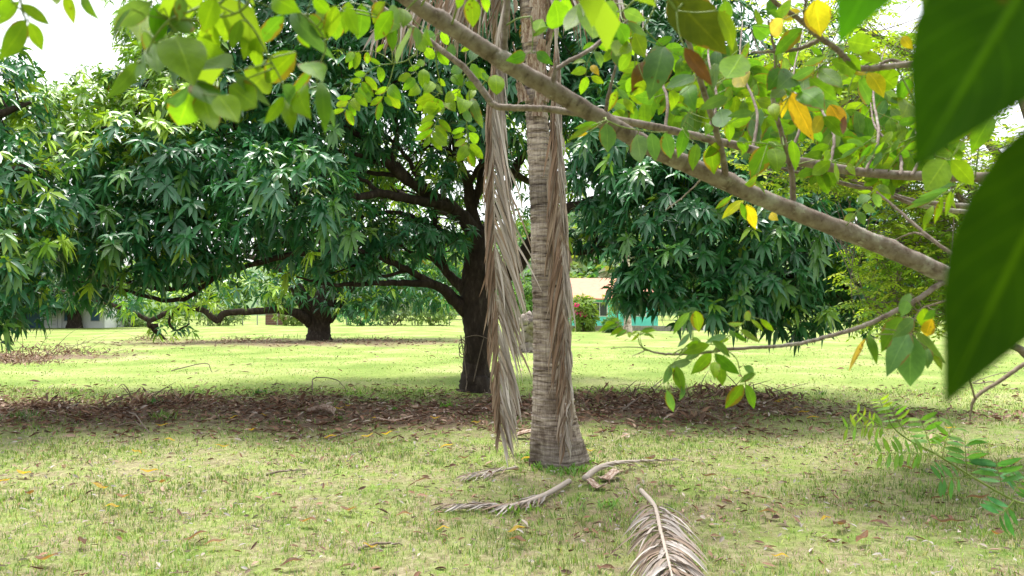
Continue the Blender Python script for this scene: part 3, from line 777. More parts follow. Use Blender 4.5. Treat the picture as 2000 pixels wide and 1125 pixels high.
def palm_trunk():
    rows = [(925, 1094, 62), (912, 1094, 59), (895, 1092, 55), (870, 1088, 51), (840, 1084, 46), (800, 1081, 41), (750, 1078, 37), (690, 1076, 34.5), (620, 1075, 33.5), (540, 1071, 32.5),
            (460, 1066, 29), (400, 1062, 26.5), (330, 1056, 23.5), (250, 1050, 21.5), (180, 1046, 21), (100, 1042, 21), (20, 1038, 22), (-80, 1032, 23), (-180, 1026, 18)]
    pts = np.array([P(px, py, PD) for py, px, w in rows]); rad = np.array([w / FPX * PD for _, _, w in rows])
    p, r = catmull(pts, rad, 14)
    # resample evenly every 9 mm and carve leaf-scar rings
    s = np.concatenate([[0], np.cumsum(np.linalg.norm(np.diff(p, axis=0), axis=1))])
    t = np.arange(0, s[-1], 0.009)
    p = np.stack([np.interp(t, s, p[:, k]) for k in range(3)], 1); r = np.interp(t, s, r)
    r_ = np.random.default_rng(5)
    edges = [0.0]
    while edges[-1] < s[-1]: edges.append(edges[-1] + r_.uniform(.04, .085) * (1.0 if edges[-1] < 3 else .8))
    edges = np.array(edges)
    sides = 40
    a = np.linspace(0, 2 * math.pi, sides, endpoint=False)
    off = 0.010 * np.sin(a * 1 + 0.7) + 0.006 * np.sin(a * 3 + 1)
    tt = t[:, None] + off[None] + r_.normal(0, .0015, (len(t), sides))
    k = np.clip(np.searchsorted(edges, tt) - 1, 0, len(edges) - 2)
    fr = (tt - edges[k]) / (edges[k + 1] - edges[k])
    amp = (0.008 + 0.005 * np.sin(k * 1.7))
    prof = amp * (fr ** 3) - 0.007 * np.exp(-(fr / .14) ** 2) * (0.6 + .4 * np.sin(k * 2.3 + a[None] * 2))
    low = np.exp(-t / .45)[:, None]
    flut = 0.045 * low * (np.sin(a * 4 + 1) + .6 * np.sin(a * 9 + 2) + .4 * np.sin(a * 17)) * .6
    rr = r[:, None] + prof + flut + r_.normal(0, .0012, tt.shape)
    V = p[:, None] + rr[..., None] * np.stack([np.cos(a), np.sin(a), 0 * a], 1)[None]
    groove = np.exp(-(fr / .16) ** 2)
    col = 1.0 - .62 * groove * (.5 + .5 * np.sin(k * 3.1 + 1) ** 2)
    stain = 0.5 + .5 * np.sin(p[:, 2] * 2.2 + .6) * 1.0
    col = col[..., None] * np.array([1, .98, .96])
    band = lambda z0, h, s_: s_ * np.exp(-((p[:, 2] - z0) / h) ** 4)[:, None]
    bro = 1 - band(2.75, .22, .45) - band(.12, .17, .45) - band(1.75, .25, .2)      # weathered dark stretches of bark
    col = col * bro[..., None]
    mb = MB()
    m = len(t); i = np.arange(m - 1)[:, None]; j = np.arange(sides)[None]; j2 = (j + 1) % sides
    q = np.stack([i * sides + j, i * sides + j2, (i + 1) * sides + j2, (i + 1) * sides + j], -1).reshape(-1, 4)
    mb.add(V.reshape(-1, 3), [q], col.reshape(-1, 3))
    return mb


put("trunk", palm_trunk().mesh("trunk", palm0), M_PALM, palm, palm0)
# old leaf bases wrapped about the top of the trunk
M_SHEATH = rough_mat("leaf_sheath", [(0.34, (.09, .05, .035)), (0.46, (.25, .165, .12)), (0.66, (.47, .40, .34))], 5, (9, 9, 1.2), .6, .01, .8)
r_ = np.random.default_rng(15)
SHE = [(1041, 200 - 15 * k_ + r_.uniform(-8, 8), r_.uniform(.16, .36), r_.uniform(.06, .13), 1.57 + 1.5 * math.sin(k_ * 2.4) + r_.uniform(-.4, .4)) for k_ in range(19)]
for k, (px, py, h, w, a) in enumerate(SHE):
    c = P(px, py, PD); ax_ = P(1041, py, PD)
    sb = MB(); R = .165
    V, nseg = [], 8
    th = np.linspace(a + math.pi - w / R, a + math.pi + w / R, 7)
    for q_ in range(nseg + 1):
        z = q_ / nseg; taper = (1 - .6 * z) * (1 - .25 * (q_ % 2) * z)
        for f_ in th:
            f2 = a + math.pi + (f_ - a - math.pi) * taper
            rr = .148 + .0025 * k + .045 * z ** 2 + .007 * math.sin(q_ * 2 + f_ * 9 + k) + .004 * (k % 3)
            V.append([ax_[0] - math.cos(f2) * rr, ax_[1] + math.sin(f2) * rr, c[2] - h / 2 + h * z])
    i = np.arange(nseg)[:, None]; j = np.arange(6)[None]
    qd = np.stack([i * 7 + j, i * 7 + j + 1, (i + 1) * 7 + j + 1, (i + 1) * 7 + j], -1).reshape(-1, 4)
    sb.add(V, [qd])
    put("leaf_sheath", sb.mesh("leaf_sheath", ax_), M_SHEATH, palm, ax_)


def leaflet_strip(mb, pts, w, normal, tint, twist=0.0, vfold=.35):
    """a long narrow palm leaflet along pts, folded along its middle"""
    p = np.asarray(pts, float); n = len(p)
    t = nrm(np.gradient(p, axis=0))
    s0 = nrm(np.cross(t, np.asarray(normal, float)))
    nn = np.cross(s0, t)
    a = np.linspace(0, twist, n)[:, None]
    sd = s0 * np.cos(a) + nn * np.sin(a); n2 = np.cross(sd, t)
    u = np.linspace(0, 1, n)
    ww = w * np.interp(u, [0, .08, .35, .75, 1], [.45, .8, 1, .7, .05])[:, None] * .5
    V = np.stack([p - sd * ww + n2 * ww * vfold * 2, p, p + sd * ww + n2 * ww * vfold * 2], 1).reshape(-1, 3)
    i = np.arange(n - 1)
    q = np.concatenate([np.stack([i * 3, i * 3 + 1, i * 3 + 4, i * 3 + 3], -1), np.stack([i * 3 + 1, i * 3 + 2, i * 3 + 5, i * 3 + 4], -1)])
    mb.add(V, [q], tint)


STRAW = [np.array(c) for c in ([.44, .38, .34], [.36, .29, .24], [.52, .47, .43], [.24, .155, .105], [.31, .225, .165])]


def hanging_frond(rachis, rad, n_left, n_right, seed, len_l, len_r, spread_l, spread_r, label):
    r_ = np.random.default_rng(seed)
    p, rr = catmull([P(*q) for q in rachis], rad, 14)
    s = np.concatenate([[0], np.cumsum(np.linalg.norm(np.diff(p, axis=0), axis=1))]); s /= s[-1]
    org = p[0]
    rb_ = MB(); tube(rb_, [P(*q) for q in rachis], rad, 10, 8, (.44, .38, .33))
    fr = put("dead_frond", rb_.mesh("dead_frond", org), M_STRAW, palm, org)
    fr["label"] = label
    for side, n, ln, sp in ((-1, n_left, len_l, spread_l), (1, n_right, len_r, spread_r)):
        for k in range(n):
            u = .16 + .83 * (k + r_.uniform(.1, .9)) / n
            b = np.array([np.interp(u, s, p[:, q]) for q in range(3)]) + np.array([side * np.interp(u, [0, 1], [.012, .003]), -.004, 0])
            L = ln * (np.interp(u, [.16, .3, .6, .85, 1], [.75, 1, .95, .7, .4])) * r_.uniform(.8, 1.1)
            stray = r_.random() < .07
            an = math.radians(sp * (r_.uniform(.82, 1.12) if not stray else r_.uniform(.3, 1.9))) * np.interp(u, [.16, .33, .55, 1], [.22, .55, 1, .85])
            depth_out = r_.normal(0, .05) - .03
            d1 = nrm(np.array([side * math.sin(an * 1.7) + .005, -abs(depth_out) * .6, -math.cos(an * 1.3)]))
            d2 = nrm(np.array([side * math.sin(an * .95) + r_.normal(0, .025), depth_out, -1]))
            t = np.linspace(0, 1, 7)[:, None]
            pts = b + d1 * L * (t - .5 * t * t) + d2 * L * (.5 * t * t) + np.array([1, 0, 0]) * (r_.normal(0, .012) * np.sin(t * 5 + r_.uniform(0, 6)))
            tone = STRAW[r_.choice([0, 2, 1, 4] if side > 0 else [3, 4, 1, 3], p=[.35, .3, .25, .1])] * r_.uniform(.8, 1.15)
            lb = MB()
            leaflet_strip(lb, pts, r_.uniform(.022, .036), [r_.normal(0, .6), -1, .2], tone, r_.normal(0, .9), r_.uniform(.2, .6))
            put("leaflet", lb.mesh("leaflet", b), M_STRAW, fr, b)
    return fr


hanging_frond([(1034, -60, PD - .12), (1000, -25, PD - .25), (975, 60, PD - .36), (962, 160, PD - .38), (961, 240, PD - .37), (963, 340, PD - .36), (966, 460, PD - .36), (970, 580, PD - .36), (974, 690, PD - .36), (977, 780, PD - .37), (976, 850, PD - .37)],
              [.022, .020, .018, .017, .015, .013, .011, .009, .007, .005, .003], 120, 150, 71, .62, .92, 6.5, 15, "dead frond hanging clear of the trunk on its left")
hanging_frond([(1058, -50, PD - .12), (1082, 20, PD - .2), (1087, 130, PD - .24), (1088, 230, PD - .26), (1092, 330, PD - .28), (1098, 470, PD - .30), (1102, 600, PD - .33), (1105, 700, PD - .36), (1106, 790, PD - .4), (1105, 860, PD - .44)],
              [.020, .018, .016, .015, .013, .011, .009, .007, .005, .003], 140, 120, 72, .75, .62, 9, 5.5, "dead frond drooping against the trunk's right side")


def top_frond(base, az, elev, L, dead, seed, n=34, droop=.9):
    """a frond arching out of the palm's head above the frame; its leaflets joined"""
    r_ = np.random.default_rng(seed)
    dh = np.array([math.sin(az), math.cos(az), 0])
    t = np.linspace(0, 1, 9)[:, None]
    p = base + dh * L * t * math.cos(elev) + ZUP * (L * t * math.sin(elev) - droop * L * t * t)
    fb = MB(); tube(fb, p, list(np.linspace(.022, .004, 9)), 3, 6, (.40, .34, .28) if dead else (.16, .2, .05))
    pp, _ = catmull(p, np.ones(9), 6)
    sd = np.cross(dh, ZUP)
    for k in range(n):
        u = .2 + .79 * k / n
        b = pp[int(u * (len(pp) - 1))]
        for sg in (-1, 1):
            l = .75 * np.interp(u, [.2, .4, 1], [.7, 1, .4]) * r_.uniform(.85, 1.1) * (1 if not dead else .9)
            d1 = nrm(sd * sg * .9 + dh * .5 + ZUP * .1 + r_.normal(0, .1, 3)) if not dead else nrm(sd * sg * .35 + dh * .2 - ZUP + r_.normal(0, .15, 3))
            tt = np.linspace(0, 1, 5)[:, None]
            leaflet_strip(fb, b + d1 * l * tt - ZUP * l * (.5 if not dead else .2) * tt * tt, .028, ZUP + r_.normal(0, .3, 3) if not dead else [r_.normal(), -1, .2],
                          (STRAW[r_.integers(0, 5)] if dead else np.array([.10, .18, .03])) * r_.uniform(.8, 1.1))
    o = put("dead_frond" if dead else "frond", fb.mesh("frond", base), M_STRAW if dead else M_FEATHER, palm, base)
    o["kind"] = "stuff"


head = P(1032, -150, PD)
for k, (az, el, L, dr) in enumerate([(-2.2, .95, 2.6, .55), (-1.3, 1.1, 2.8, .5), (-.5, .9, 2.8, .55), (.4, 1.15, 2.8, .5), (1.3, .95, 2.8, .55), (2.2, 1.1, 2.6, .5), (3.0, 1.2, 2.6, .5)]):
    top_frond(head, az, el, L, False, 80 + k, droop=dr)
top_frond(P(1030, -30, PD), -1.35, .2, 1.75, True, 90, 40, .40)
top_frond(P(1030, -30, PD), -1.0, .35, 1.2, True, 91, 30, .30)
top_frond(P(1034, -40, PD), 1.9, .2, 1.0, True, 92, 24, .5)


# ------------------------------------------------------------------ fallen fronds and palm debris
def fallen_frond(name, pts, rad, n, L, label, seed, ang=(25, 60), lw=.02, lift=.05, sides=(-1, 1), cat="palm frond"):
    r_ = np.random.default_rng(seed)
    pts = np.array(pts); pts[:, 2] += ground_z(pts[:, 0], pts[:, 1])
    t = thing(name, pts[0] * [1, 1, 0], label, cat)
    rb_ = MB(); tube(rb_, pts, rad, 8, 7, (.40, .34, .29)); put("midrib", rb_.mesh("midrib", pts[0]), M_STRAW, t, pts[0])
    p, _ = catmull(pts, np.ones(len(pts)), 12)
    tg = nrm(np.gradient(p, axis=0))
    for k in range(n):
        i = int((.2 + .78 * (k + .5) / n) * (len(p) - 1))
        for sg in sides:
            a = math.radians(r_.uniform(*ang))
            sd = np.cross(tg[i], ZUP) * sg
            d = nrm(tg[i] * math.cos(a) + sd * math.sin(a) + ZUP * r_.uniform(.0, .12))
            l = L * np.interp((k + .5) / n, [0, .3, 1], [.8, 1, .45]) * r_.uniform(.75, 1.1)
            tt = np.linspace(0, 1, 6)[:, None]
            q = p[i] + d * l * tt
            gz = ground_z(q[:, 0], q[:, 1]) + .012 + r_.uniform(0, .02)
            q[:, 2] = np.maximum(q[:, 2] + lift * np.sin(tt[:, 0] * 3.1) - .10 * tt[:, 0] ** 2, gz + .03 * (1 - tt[:, 0]))
            lb = MB(); leaflet_strip(lb, q, lw * r_.uniform(.7, 1.2), ZUP + r_.normal(0, .35, 3), STRAW[r_.choice([0, 1, 2, 4])] * r_.uniform(.5, .85), r_.normal(0, .5))
            put("leaflet", lb.mesh("leaflet", p[i]), M_STRAW, t, p[i])
    return t


def GZ(px, py, h): return G(px, py, h)


fallen_frond("fallen_frond", [GZ(1252, 958, .16), GZ(1278, 985, .17), GZ(1290, 1030, .19), GZ(1303, 1080, .17), GZ(1316, 1135, .12), GZ(1330, 1200, .05)], [.02, .018, .015, .012, .009, .004], 86, .44,
             "dry grey fallen palm frond with full leaflets lying on the grass", 101, (18, 46), .02, .02)
fallen_frond("fallen_frond", [GZ(1112, 942, .05), GZ(1060, 966, .05), GZ(1000, 985, .04), GZ(940, 990, .03), GZ(850, 996, .02)], [.026, .022, .014, .008, .004], 30, .28,
             "flattened old palm frond rotting into grass below the palm", 102, (8, 42), .02, .008)
fallen_frond("fallen_frond", [GZ(1142, 938, .07), GZ(1168, 920, .10), GZ(1205, 909, .10), GZ(1260, 901, .06), GZ(1330, 896, .03)], [.03, .028, .02, .012, .004], 12, .35,
             "curved pale frond stalk lying right of the palm's foot", 103, (8, 30), .02, .01)
fallen_frond("fallen_frond", [GZ(1010, 915, .03), GZ(960, 922, .03), GZ(900, 935, .02)], [.012, .01, .004], 14, .3,
             "small crumbling piece of dry frond in the grass left of the palm's foot", 104, (15, 45), .016, .01)
# dry sheath scraps
def scrap(px, py, L, w, rz, label, name="palm_sheath", curl=.5, tint=None):
    g = G(px, py); r_ = np.random.default_rng(int(px + py))
    mb = MB(); V = []
    for a in np.linspace(-.5, .5, 9):
        ww = w * (1 - 1.2 * a * a) * (1 + .12 * math.sin(a * 9 + px))
        for b in np.linspace(-1, 1, 7):
            V.append([a * L, b * ww * .5, .015 + curl * w * .45 * b * b + .03 * math.cos(a * 5 + px) + .03])
    V = np.array(V); c, s = math.cos(rz), math.sin(rz)
    V = np.stack([V[:, 0] * c - V[:, 1] * s, V[:, 0] * s + V[:, 1] * c, V[:, 2]], 1) + [g[0], g[1], float(ground_z(g[0], g[1]))]
    i = np.arange(8)[:, None]; j = np.arange(6)[None]
    q = np.stack([i * 7 + j, i * 7 + j + 1, (i + 1) * 7 + j + 1, (i + 1) * 7 + j], -1).reshape(-1, 4)
    mb.add(V, [q], tint or (.3, .2, .15))
    me = mb.mesh(name, g); o = put(name, me, M_SHEATH, None, g)
    md = o.modifiers.new("thickness", 'SOLIDIFY'); md.thickness = .008
    return tag(o, label, "palm debris")
scrap(1192, 945, .22, .13, .5, "crumpled pinkish brown palm sheath beside the curved stalk", curl=.2)
scrap(1165, 960, .18, .10, -.6, "small torn palm sheath in front of the palm's foot", curl=.2)
scrap(628, 815, .42, .18, -.35, "dark curled piece of palm sheath lying in the leaf litter", curl=1.0)
scrap(770, 832, .5, .10, .1, "grey weathered frond butt half buried in leaf litter", curl=.5)
scrap(1050, 862, .5, .22, .1, "grey flat sheath scrap just behind the palm", curl=.3)

# ------------------------------------------------------------------ buildings and boundary
def box(mb, lo, hi, tint=(.5, .5, .5)):
    lo = np.array(lo, float); hi = np.array(hi, float)
    V = np.array([[x, y, z] for x in (lo[0], hi[0]) for y in (lo[1], hi[1]) for z in (lo[2], hi[2])])
    mb.add(V, [np.array([[0, 1, 3, 2], [4, 6, 7, 5], [0, 4, 5, 1], [2, 3, 7, 6], [0, 2, 6, 4], [1, 5, 7, 3]])], tint)


def boxpart(name, lo, hi, m, parent):
    b = MB(); box(b, lo, hi)
    o = np.array([(lo[0] + hi[0]) / 2, (lo[1] + hi[1]) / 2, lo[2]])
    return put(name, b.mesh(name, o, smooth=False), m, parent, o)


M_TURQ = plain("turquoise_paint", (.16, .72, .60), .7, 2, .08)
M_ROOF = plain("orange_roof", (.50, .25, .17), .8, 3, .12, .2, .3)
M_GLASS = plain("dark_window", (.05, .06, .06), .15, 2, .2, .5, 0)
M_CONC = plain("grey_concrete", (.27, .25, .23), .9, 6, .3, .2, .4)
M_WHITE = plain("white_paint", (.75, .75, .76), .7, 3, .06)
M_BLUE = plain("blue_paint", (.06, .13, .22), .6, 3, .1)
M_IRON = plain("rusty_iron", (.12, .07, .06), .8, 20, .3)
M_WIRE = plain("galvanised_wire", (.35, .35, .34), .5, 20, .1)
HD = 62.0
hx = lambda px, d=HD: (px - 1000) / FPX * d
hz = lambda py, d=HD: P(1000, py, d)[2]
house0 = np.array([hx(1180), HD, 0])
house = thing("turquoise_house", house0, "low turquoise house with an orange roof beyond the lawn", "house")
x0, x1, ze = hx(1090), hx(1285), 2.55
boxpart("wall", (x0, HD, -.1), (x1, HD + 7, ze), M_TURQ, house)
rf = MB(); eav = .5
rf.add([[x0 - eav, HD - .7, ze - .1], [x1 + eav, HD - .7, ze - .1], [x1 + eav, HD + 7.6, ze - .1], [x0 - eav, HD + 7.6, ze - .1], [x0 + .6, HD + 3.5, ze + 1.75], [x1 - 1.2, HD + 3.5, ze + 1.75],
        [x0 - eav, HD - .7, ze - .22], [x1 + eav, HD - .7, ze - .22], [x1 + eav, HD + 7.6, ze - .22], [x0 - eav, HD + 7.6, ze - .22]],
       [np.array([[0, 1, 5, 4], [2, 3, 4, 5], [6, 9, 8, 7], [6, 7, 1, 0], [7, 8, 2, 1], [8, 9, 3, 2], [9, 6, 0, 3]]), np.array([[1, 2, 5], [3, 0, 4]])])
put("roof", rf.mesh("roof", house0, smooth=False), M_ROOF, house, house0)
for a, b in ((1155, 1187), (1100, 1125), (1236, 1262)):
    w = boxpart("window", (hx(a), HD - .06, .95), (hx(b), HD - .012, 2.15), M_WHITE, house)
    xa, xb = hx(a) + .06, hx(b) - .06
    for q in range(2):
        m_ = (xb - xa) / 2
        boxpart("pane", (xa + q * m_ + .03, HD - .075, 1.01), (xa + (q + 1) * m_ - .03, HD - .063, 2.09), M_GLASS, w)
for px in (1208, 1218):
    boxpart("porch_post", (hx(px) - .07, HD - .55, 0), (hx(px) + .07, HD - .41, ze - .22), M_TURQ, house)

# low grey boundary wall of blocks and the barred fence on it
WD = 54.0
wx = lambda px: hx(px, WD)
gw = thing("garden_wall", (wx(1250), WD, 0), "low grey block wall in front of the turquoise house", "wall")
for k in range(32):
    a = wx(1100) + k * .4 * 1.0
    if a > wx(1440): break
    boxpart("block", (a, WD, -.05), (a + .385, WD + .18, .36 + .012 * math.sin(k * 2.1)), M_CONC, gw)
fe = thing("barred_fence", (wx(1405), WD + .09, 0), "rusty iron barred fence standing on the grey wall", "fence")
for k in range(24):
    a = wx(1381) + k * .16
    boxpart("bar", (a, WD + .07, .36), (a + .035, WD + .1, 1.5), M_IRON, fe)
boxpart("rail", (wx(1379), WD + .105, .55), (wx(1381) + 23.5 * .16, WD + .13, .6), M_IRON, fe)
boxpart("rail", (wx(1379), WD + .105, 1.38), (wx(1381) + 23.5 * .16, WD + .13, 1.43), M_IRON, fe)
wp = MB(); a = wx(1375)
box(wp, (a - .1, WD - .25, 0), (a + .1, WD - .05, 1.9)); box(wp, (a - .13, WD - .28, 1.9), (a + .13, WD - .02, 1.98))
tag(put("gate_post", wp.mesh("gate_post", (a, WD, 0), smooth=False), M_WHITE, None, (a, WD, 0)), "slim white gate post at the barred fence's end", "post")

# white building at the left
BD = 62.0
bx_ = lambda px: hx(px, BD)
bl = thing("white_building", (bx_(110), BD, 0), "white building with blue doorway glimpsed behind the slim mango trunks", "building")
boxpart("wall", (bx_(20), BD, -.1), (bx_(205), BD + 6, 2.7), M_WHITE, bl)
dr = boxpart("door", (bx_(51), BD - .05, .0), (bx_(87), BD - .012, 2.0), M_BLUE, bl)
boxpart("handle", (bx_(84), BD - .1, .95), (bx_(85.5), BD - .052, 1.05), M_WIRE, dr)
for a, b in ((126, 139), (152, 160), (178, 196)):
    w = boxpart("window", (bx_(a), BD - .05, .55), (bx_(b), BD - .012, 1.6), M_WIRE, bl)
    boxpart("pane", (bx_(a) + .06, BD - .065, .61), (bx_(b) - .06, BD - .053, 1.54), M_BLUE, w)
for k in range(5): boxpart("rail", (bx_(91), BD - .05, .3 + k * .28), (bx_(113), BD - .012, .33 + k * .28), M_WIRE, bl)
for px in (113, 122): boxpart("pillar", (bx_(px) - .05, BD - .16, 0), (bx_(px) + .05, BD - .06, 2.5), M_WHITE, bl)
rf = MB(); box(rf, (bx_(20) - .4, BD - .7, 2.7), (bx_(205) + .4, BD + 6.4, 2.86)); put("roof", rf.mesh("roof", (bx_(110), BD, 2.7), smooth=False), M_CONC, bl, (bx_(110), BD, 2.7))
for px in (25.5, 47): boxpart("pillar", (bx_(px) - .12, BD - .6, 0), (bx_(px) + .12, BD - .36, 2.7), M_WHITE, bl)

# wire fence with posts
FD = 72.0
wf = thing("wire_fence", (hx(700, FD), FD, 0), "long wire fence on thin grey posts along the lawn's far edge", "fence")
for k, px in enumerate(np.arange(236, 1080, 33.7)):
    x = hx(px + 3 * math.sin(k * 3), FD)
    boxpart("post", (x - .045, FD - .045, -.1), (x + .045, FD + .045, 1.75), M_WIRE, wf)
for z in np.linspace(.25, 1.7, 7):
    boxpart("wire", (hx(236, FD), FD - .052, z), (hx(1075, FD), FD - .046, z + .012), M_WIRE, wf)
sh = thing("brick_shed", (hx(530, FD), FD + 2, 0), "low reddish brown shed wall glimpsed left of the far mango trunk", "shed")
boxpart("wall", (hx(512, FD), FD + 1, -.05), (hx(546, FD), FD + 3, 1.05), plain("red_brown_brick", (.19, .10, .085), .9, 8, .25), sh)
boxpart("roof", (hx(510, FD), FD + .85, 1.05), (hx(548, FD), FD + 3.2, 1.15), M_CONC, sh)

# shrubs and hedges along the boundary
def shrub(name, px, d, w, h, col, label, cat="shrub", seed=0, group=None, n=260, leaf=(.22, .4), flowers=0):
    r_ = np.random.default_rng(seed)
    b0 = np.array([(px - 1000) / FPX * d, d, 0.0])
    t = thing(name, b0, label, cat, group)
    mb = MB()
    dv = nrm(r_.normal(0, 1, (n, 3)) + [0, 0, .5])
    s = r_.uniform(.45, 1.08, n)[:, None]
    p = b0 + [0, 0, h * .45] + dv * s * [w / 2, w / 2.4, h * .55]
    p[:, 2] = np.maximum(p[:, 2], .05)
    rosettes(mb, p, nrm(dv + ZUP * .5), np.array(col) * r_.uniform(.65, 1.35, (n, 1)), r_, 7, leaf, .42, (.05, .3), lod=1)
    put("foliage", mb.mesh("foliage", b0), M_FAR, t, b0)["kind"] = "stuff"
    sb = MB()
    for k in range(5): tube(sb, [b0 + [0, 0, -.05], b0 + [r_.normal(0, .1 * w), 0, h * .35], b0 + [r_.normal(0, .25 * w), 0, h * .75]], [.05, .035, .015], 3, 5, seed=k)
    put("stem", sb.mesh("stem", b0), M_TWIG, t, b0)
    for k in range(flowers):
        fb = MB(); c = p[r_.integers(0, n)] * 1.0
        c = b0 + [r_.normal(-.6, .35), -w / 2.4 * r_.uniform(.75, 1.0), h * r_.uniform(.45, .8)]
        dv2 = nrm(r_.normal(0, 1, (14, 3)))
        leaves(fb, c + dv2 * .07, nrm(dv2 + r_.normal(0, .4, dv2.shape)), nrm(r_.normal(0, 1, dv2.shape)), .15, .13, .1, np.array([.62, .06, .33]), lod=1)
        put("flower", fb.mesh("flower", c), M_FAR, t, c)
    return t


shrub("bougainvillea", 1140, 52.5, 2.0, 2.5, (.17, .27, .05), "bushy bougainvillea with pink flowers by the turquoise house", seed=1, n=260, flowers=7)
shrub("shrub", 1195, 50.5, 1.2, 1.0, (.10, .22, .09), "spiky bluish green shrub before the grey wall", seed=2, n=90)
shrub("shrub", 1030, 70, 4.5, 4.2, (.12, .24, .06), "tall green shrub seen between hanging frond and palm trunk", seed=3, n=420)
for k, (px, w, h, col, lab) in enumerate([(215, 5, 1.5, (.10, .19, .06), "clipped dark hedge bush right of the white building"), (260, 6, 1.3, (.13, .21, .07), "low hedge bush beside the clipped dark one"), (330, 5, 2.2, (.12, .22, .06), "loose green bush along the wire fence left of the shed"),
        (430, 5, 1.9, (.13, .2, .09), "greyish bush along the wire fence next to the shed"), (575, 4, 1.7, (.16, .24, .06), "yellow green bush at the fence behind the far mango"), (705, 5, 2.0, (.07, .22, .10), "bluish green bush behind the wire fence"),
        (770, 4.5, 2.6, (.15, .22, .12), "pale feathery bush behind the wire fence"), (845, 5, 2.3, (.14, .23, .07), "rounded light bush next to the big mango trunk"), (1440, 5, 2.0, (.11, .2, .05), "green bush behind the barred fence"), (1560, 6, 2.4, (.14, .22, .06), "wide bush at the lawn's edge under the mango skirt"),
        (1690, 6, 2.2, (.2, .2, .09), "straw coloured bush at the lawn edge behind the feathery tree"), (1830, 7, 2.6, (.12, .22, .06), "tall thicket bush at the boundary past the straw coloured bush")]):
    shrub("shrub", px, 70.8 if px > 300 else 66, w, h, col, lab, seed=10 + k, group="bushes along the boundary", n=240)

# royal palm in front of the house
rp0 = np.array([hx(1226, 51.0), 51.0, 0.0])
rp = thing("royal_palm", rp0, "smooth pale ringed palm trunk in front of the turquoise house", "palm tree")
rb_ = MB()
zz = np.linspace(-.1, 7.5, 60)
tube(rb_, [rp0 + [-.02 * z, 0, z] for z in zz], [(.33 if z < .4 else .27) * (1 + .05 * math.sin(z * 22)) * (1 - .03 * z) for z in zz], 1, 14, (1.8, 1.75, 1.7))
put("trunk", rb_.mesh("trunk", rp0), M_PALM, rp, rp0)
fb = MB(); r_ = np.random.default_rng(44)
for k in range(11):
    az = k * .571; dh = np.array([math.cos(az), math.sin(az), 0]); top = rp0 + [-.15, 0, 7.4]
    t = np.linspace(0, 1, 14)[:, None]; p = top + dh * 2.6 * t + ZUP * (1.6 * t - 2.3 * t * t)
    tube(fb, p[::3], [.05, .04, .03, .02, .01], 2, 5, (.1, .16, .03))
    for q in range(2, 14):
        for sg in (-1, 1):
            d = nrm(np.cross(dh, ZUP) * sg + dh * .4 - ZUP * .3)[None]
            leaves(fb, p[q][None], d, ZUP[None], .8, .09, .3, np.array([.07, .15, .03]), lod=1)
put("crown", fb.mesh("crown", rp0), M_FAR, rp, rp0)["kind"] = "stuff"
# young tree before the wall
yt0 = np.array([hx(1205, 49.0), 49.0, 0.0])
yt = thing("sapling", yt0, "thin sapling with drooping leaves before the house wall", "tree")
sb = MB(); tube(sb, [yt0 + [0, 0, -.1], yt0 + [.05, 0, .8], yt0 + [-.02, 0, 1.7], yt0 + [.03, 0, 2.6]], [.06, .05, .04, .015], 5, 7); put("trunk", sb.mesh("trunk", yt0), M_TWIG, yt, yt0)
cb = MB(); r_ = np.random.default_rng(45); n = 60
p = yt0 + [0, 0, 2.2] + r_.normal(0, 1, (n, 3)) * [.35, .35, .5]
rosettes(cb, p, nrm(r_.normal(0, .5, (n, 3)) - ZUP * .2), np.array([.13, .2, .03]) * r_.uniform(.7, 1.3, (n, 1)), r_, 7, (.2, .35), .3, (.3, .7), lod=1)
put("crown", cb.mesh("crown", yt0), M_FAR, yt, yt0)["kind"] = "stuff"

# dead stump behind the palm
st0 = G(1032, 690); ds = st0[1]
sb = MB()
tube(sb, [st0 + [0, 0, -.1], st0 + [0, 0, .12], P(1030, 668, ds), P(1034, 645, ds), P(1030, 628, ds), P(1036, 612, ds)], [.36, .30, .24, .27, .30, .12], 6, 12, rough=.35, wob=.02, seed=77)
tube(sb, [P(1032, 650, ds), P(1046, 630, ds), P(1042, 606, ds)], [.16, .13, .03], 6, 8, rough=.3, wob=.02, seed=78)
tube(sb, [P(1028, 640, ds), P(1016, 628, ds), P(1012, 622, ds)], [.14, .12, .05], 5, 8, rough=.3, wob=.02, seed=79)
tag(put("tree_stump", sb.mesh("tree_stump", st0), rough_mat("dead_wood", [(0.3, (.10, .08, .07)), (0.5, (.24, .2, .18)), (0.75, (.4, .35, .32))], 5, (1, 1, .4), .9, .05), None, st0),
    "weathered grey dead stump on the lawn behind the palm trunk", "stump")

# ------------------------------------------------------------------ grass, litter and fallen leaves
def scatter(d0, d1, dens, r_, margin=1.0):
    hw = .70 * d1 + margin
    n = int((d1 - d0) * 2 * hw * dens)
    x = r_.uniform(-hw, hw, n); y = r_.uniform(d0, d1, n)
    k = np.abs(x) < .70 * y + margin
    return x[k], y[k]


def patch(x, y):
    return .5 + .25 * np.sin(x * 1.9 + np.sin(y * 1.3) * 1.5) + .25 * np.sin(y * 2.4 + 1.7 * np.sin(x * 1.1 + 2)) + .18 * np.sin(x * 5.3 + y * 4.1) + .12 * np.sin(x * 9 - y * 7)


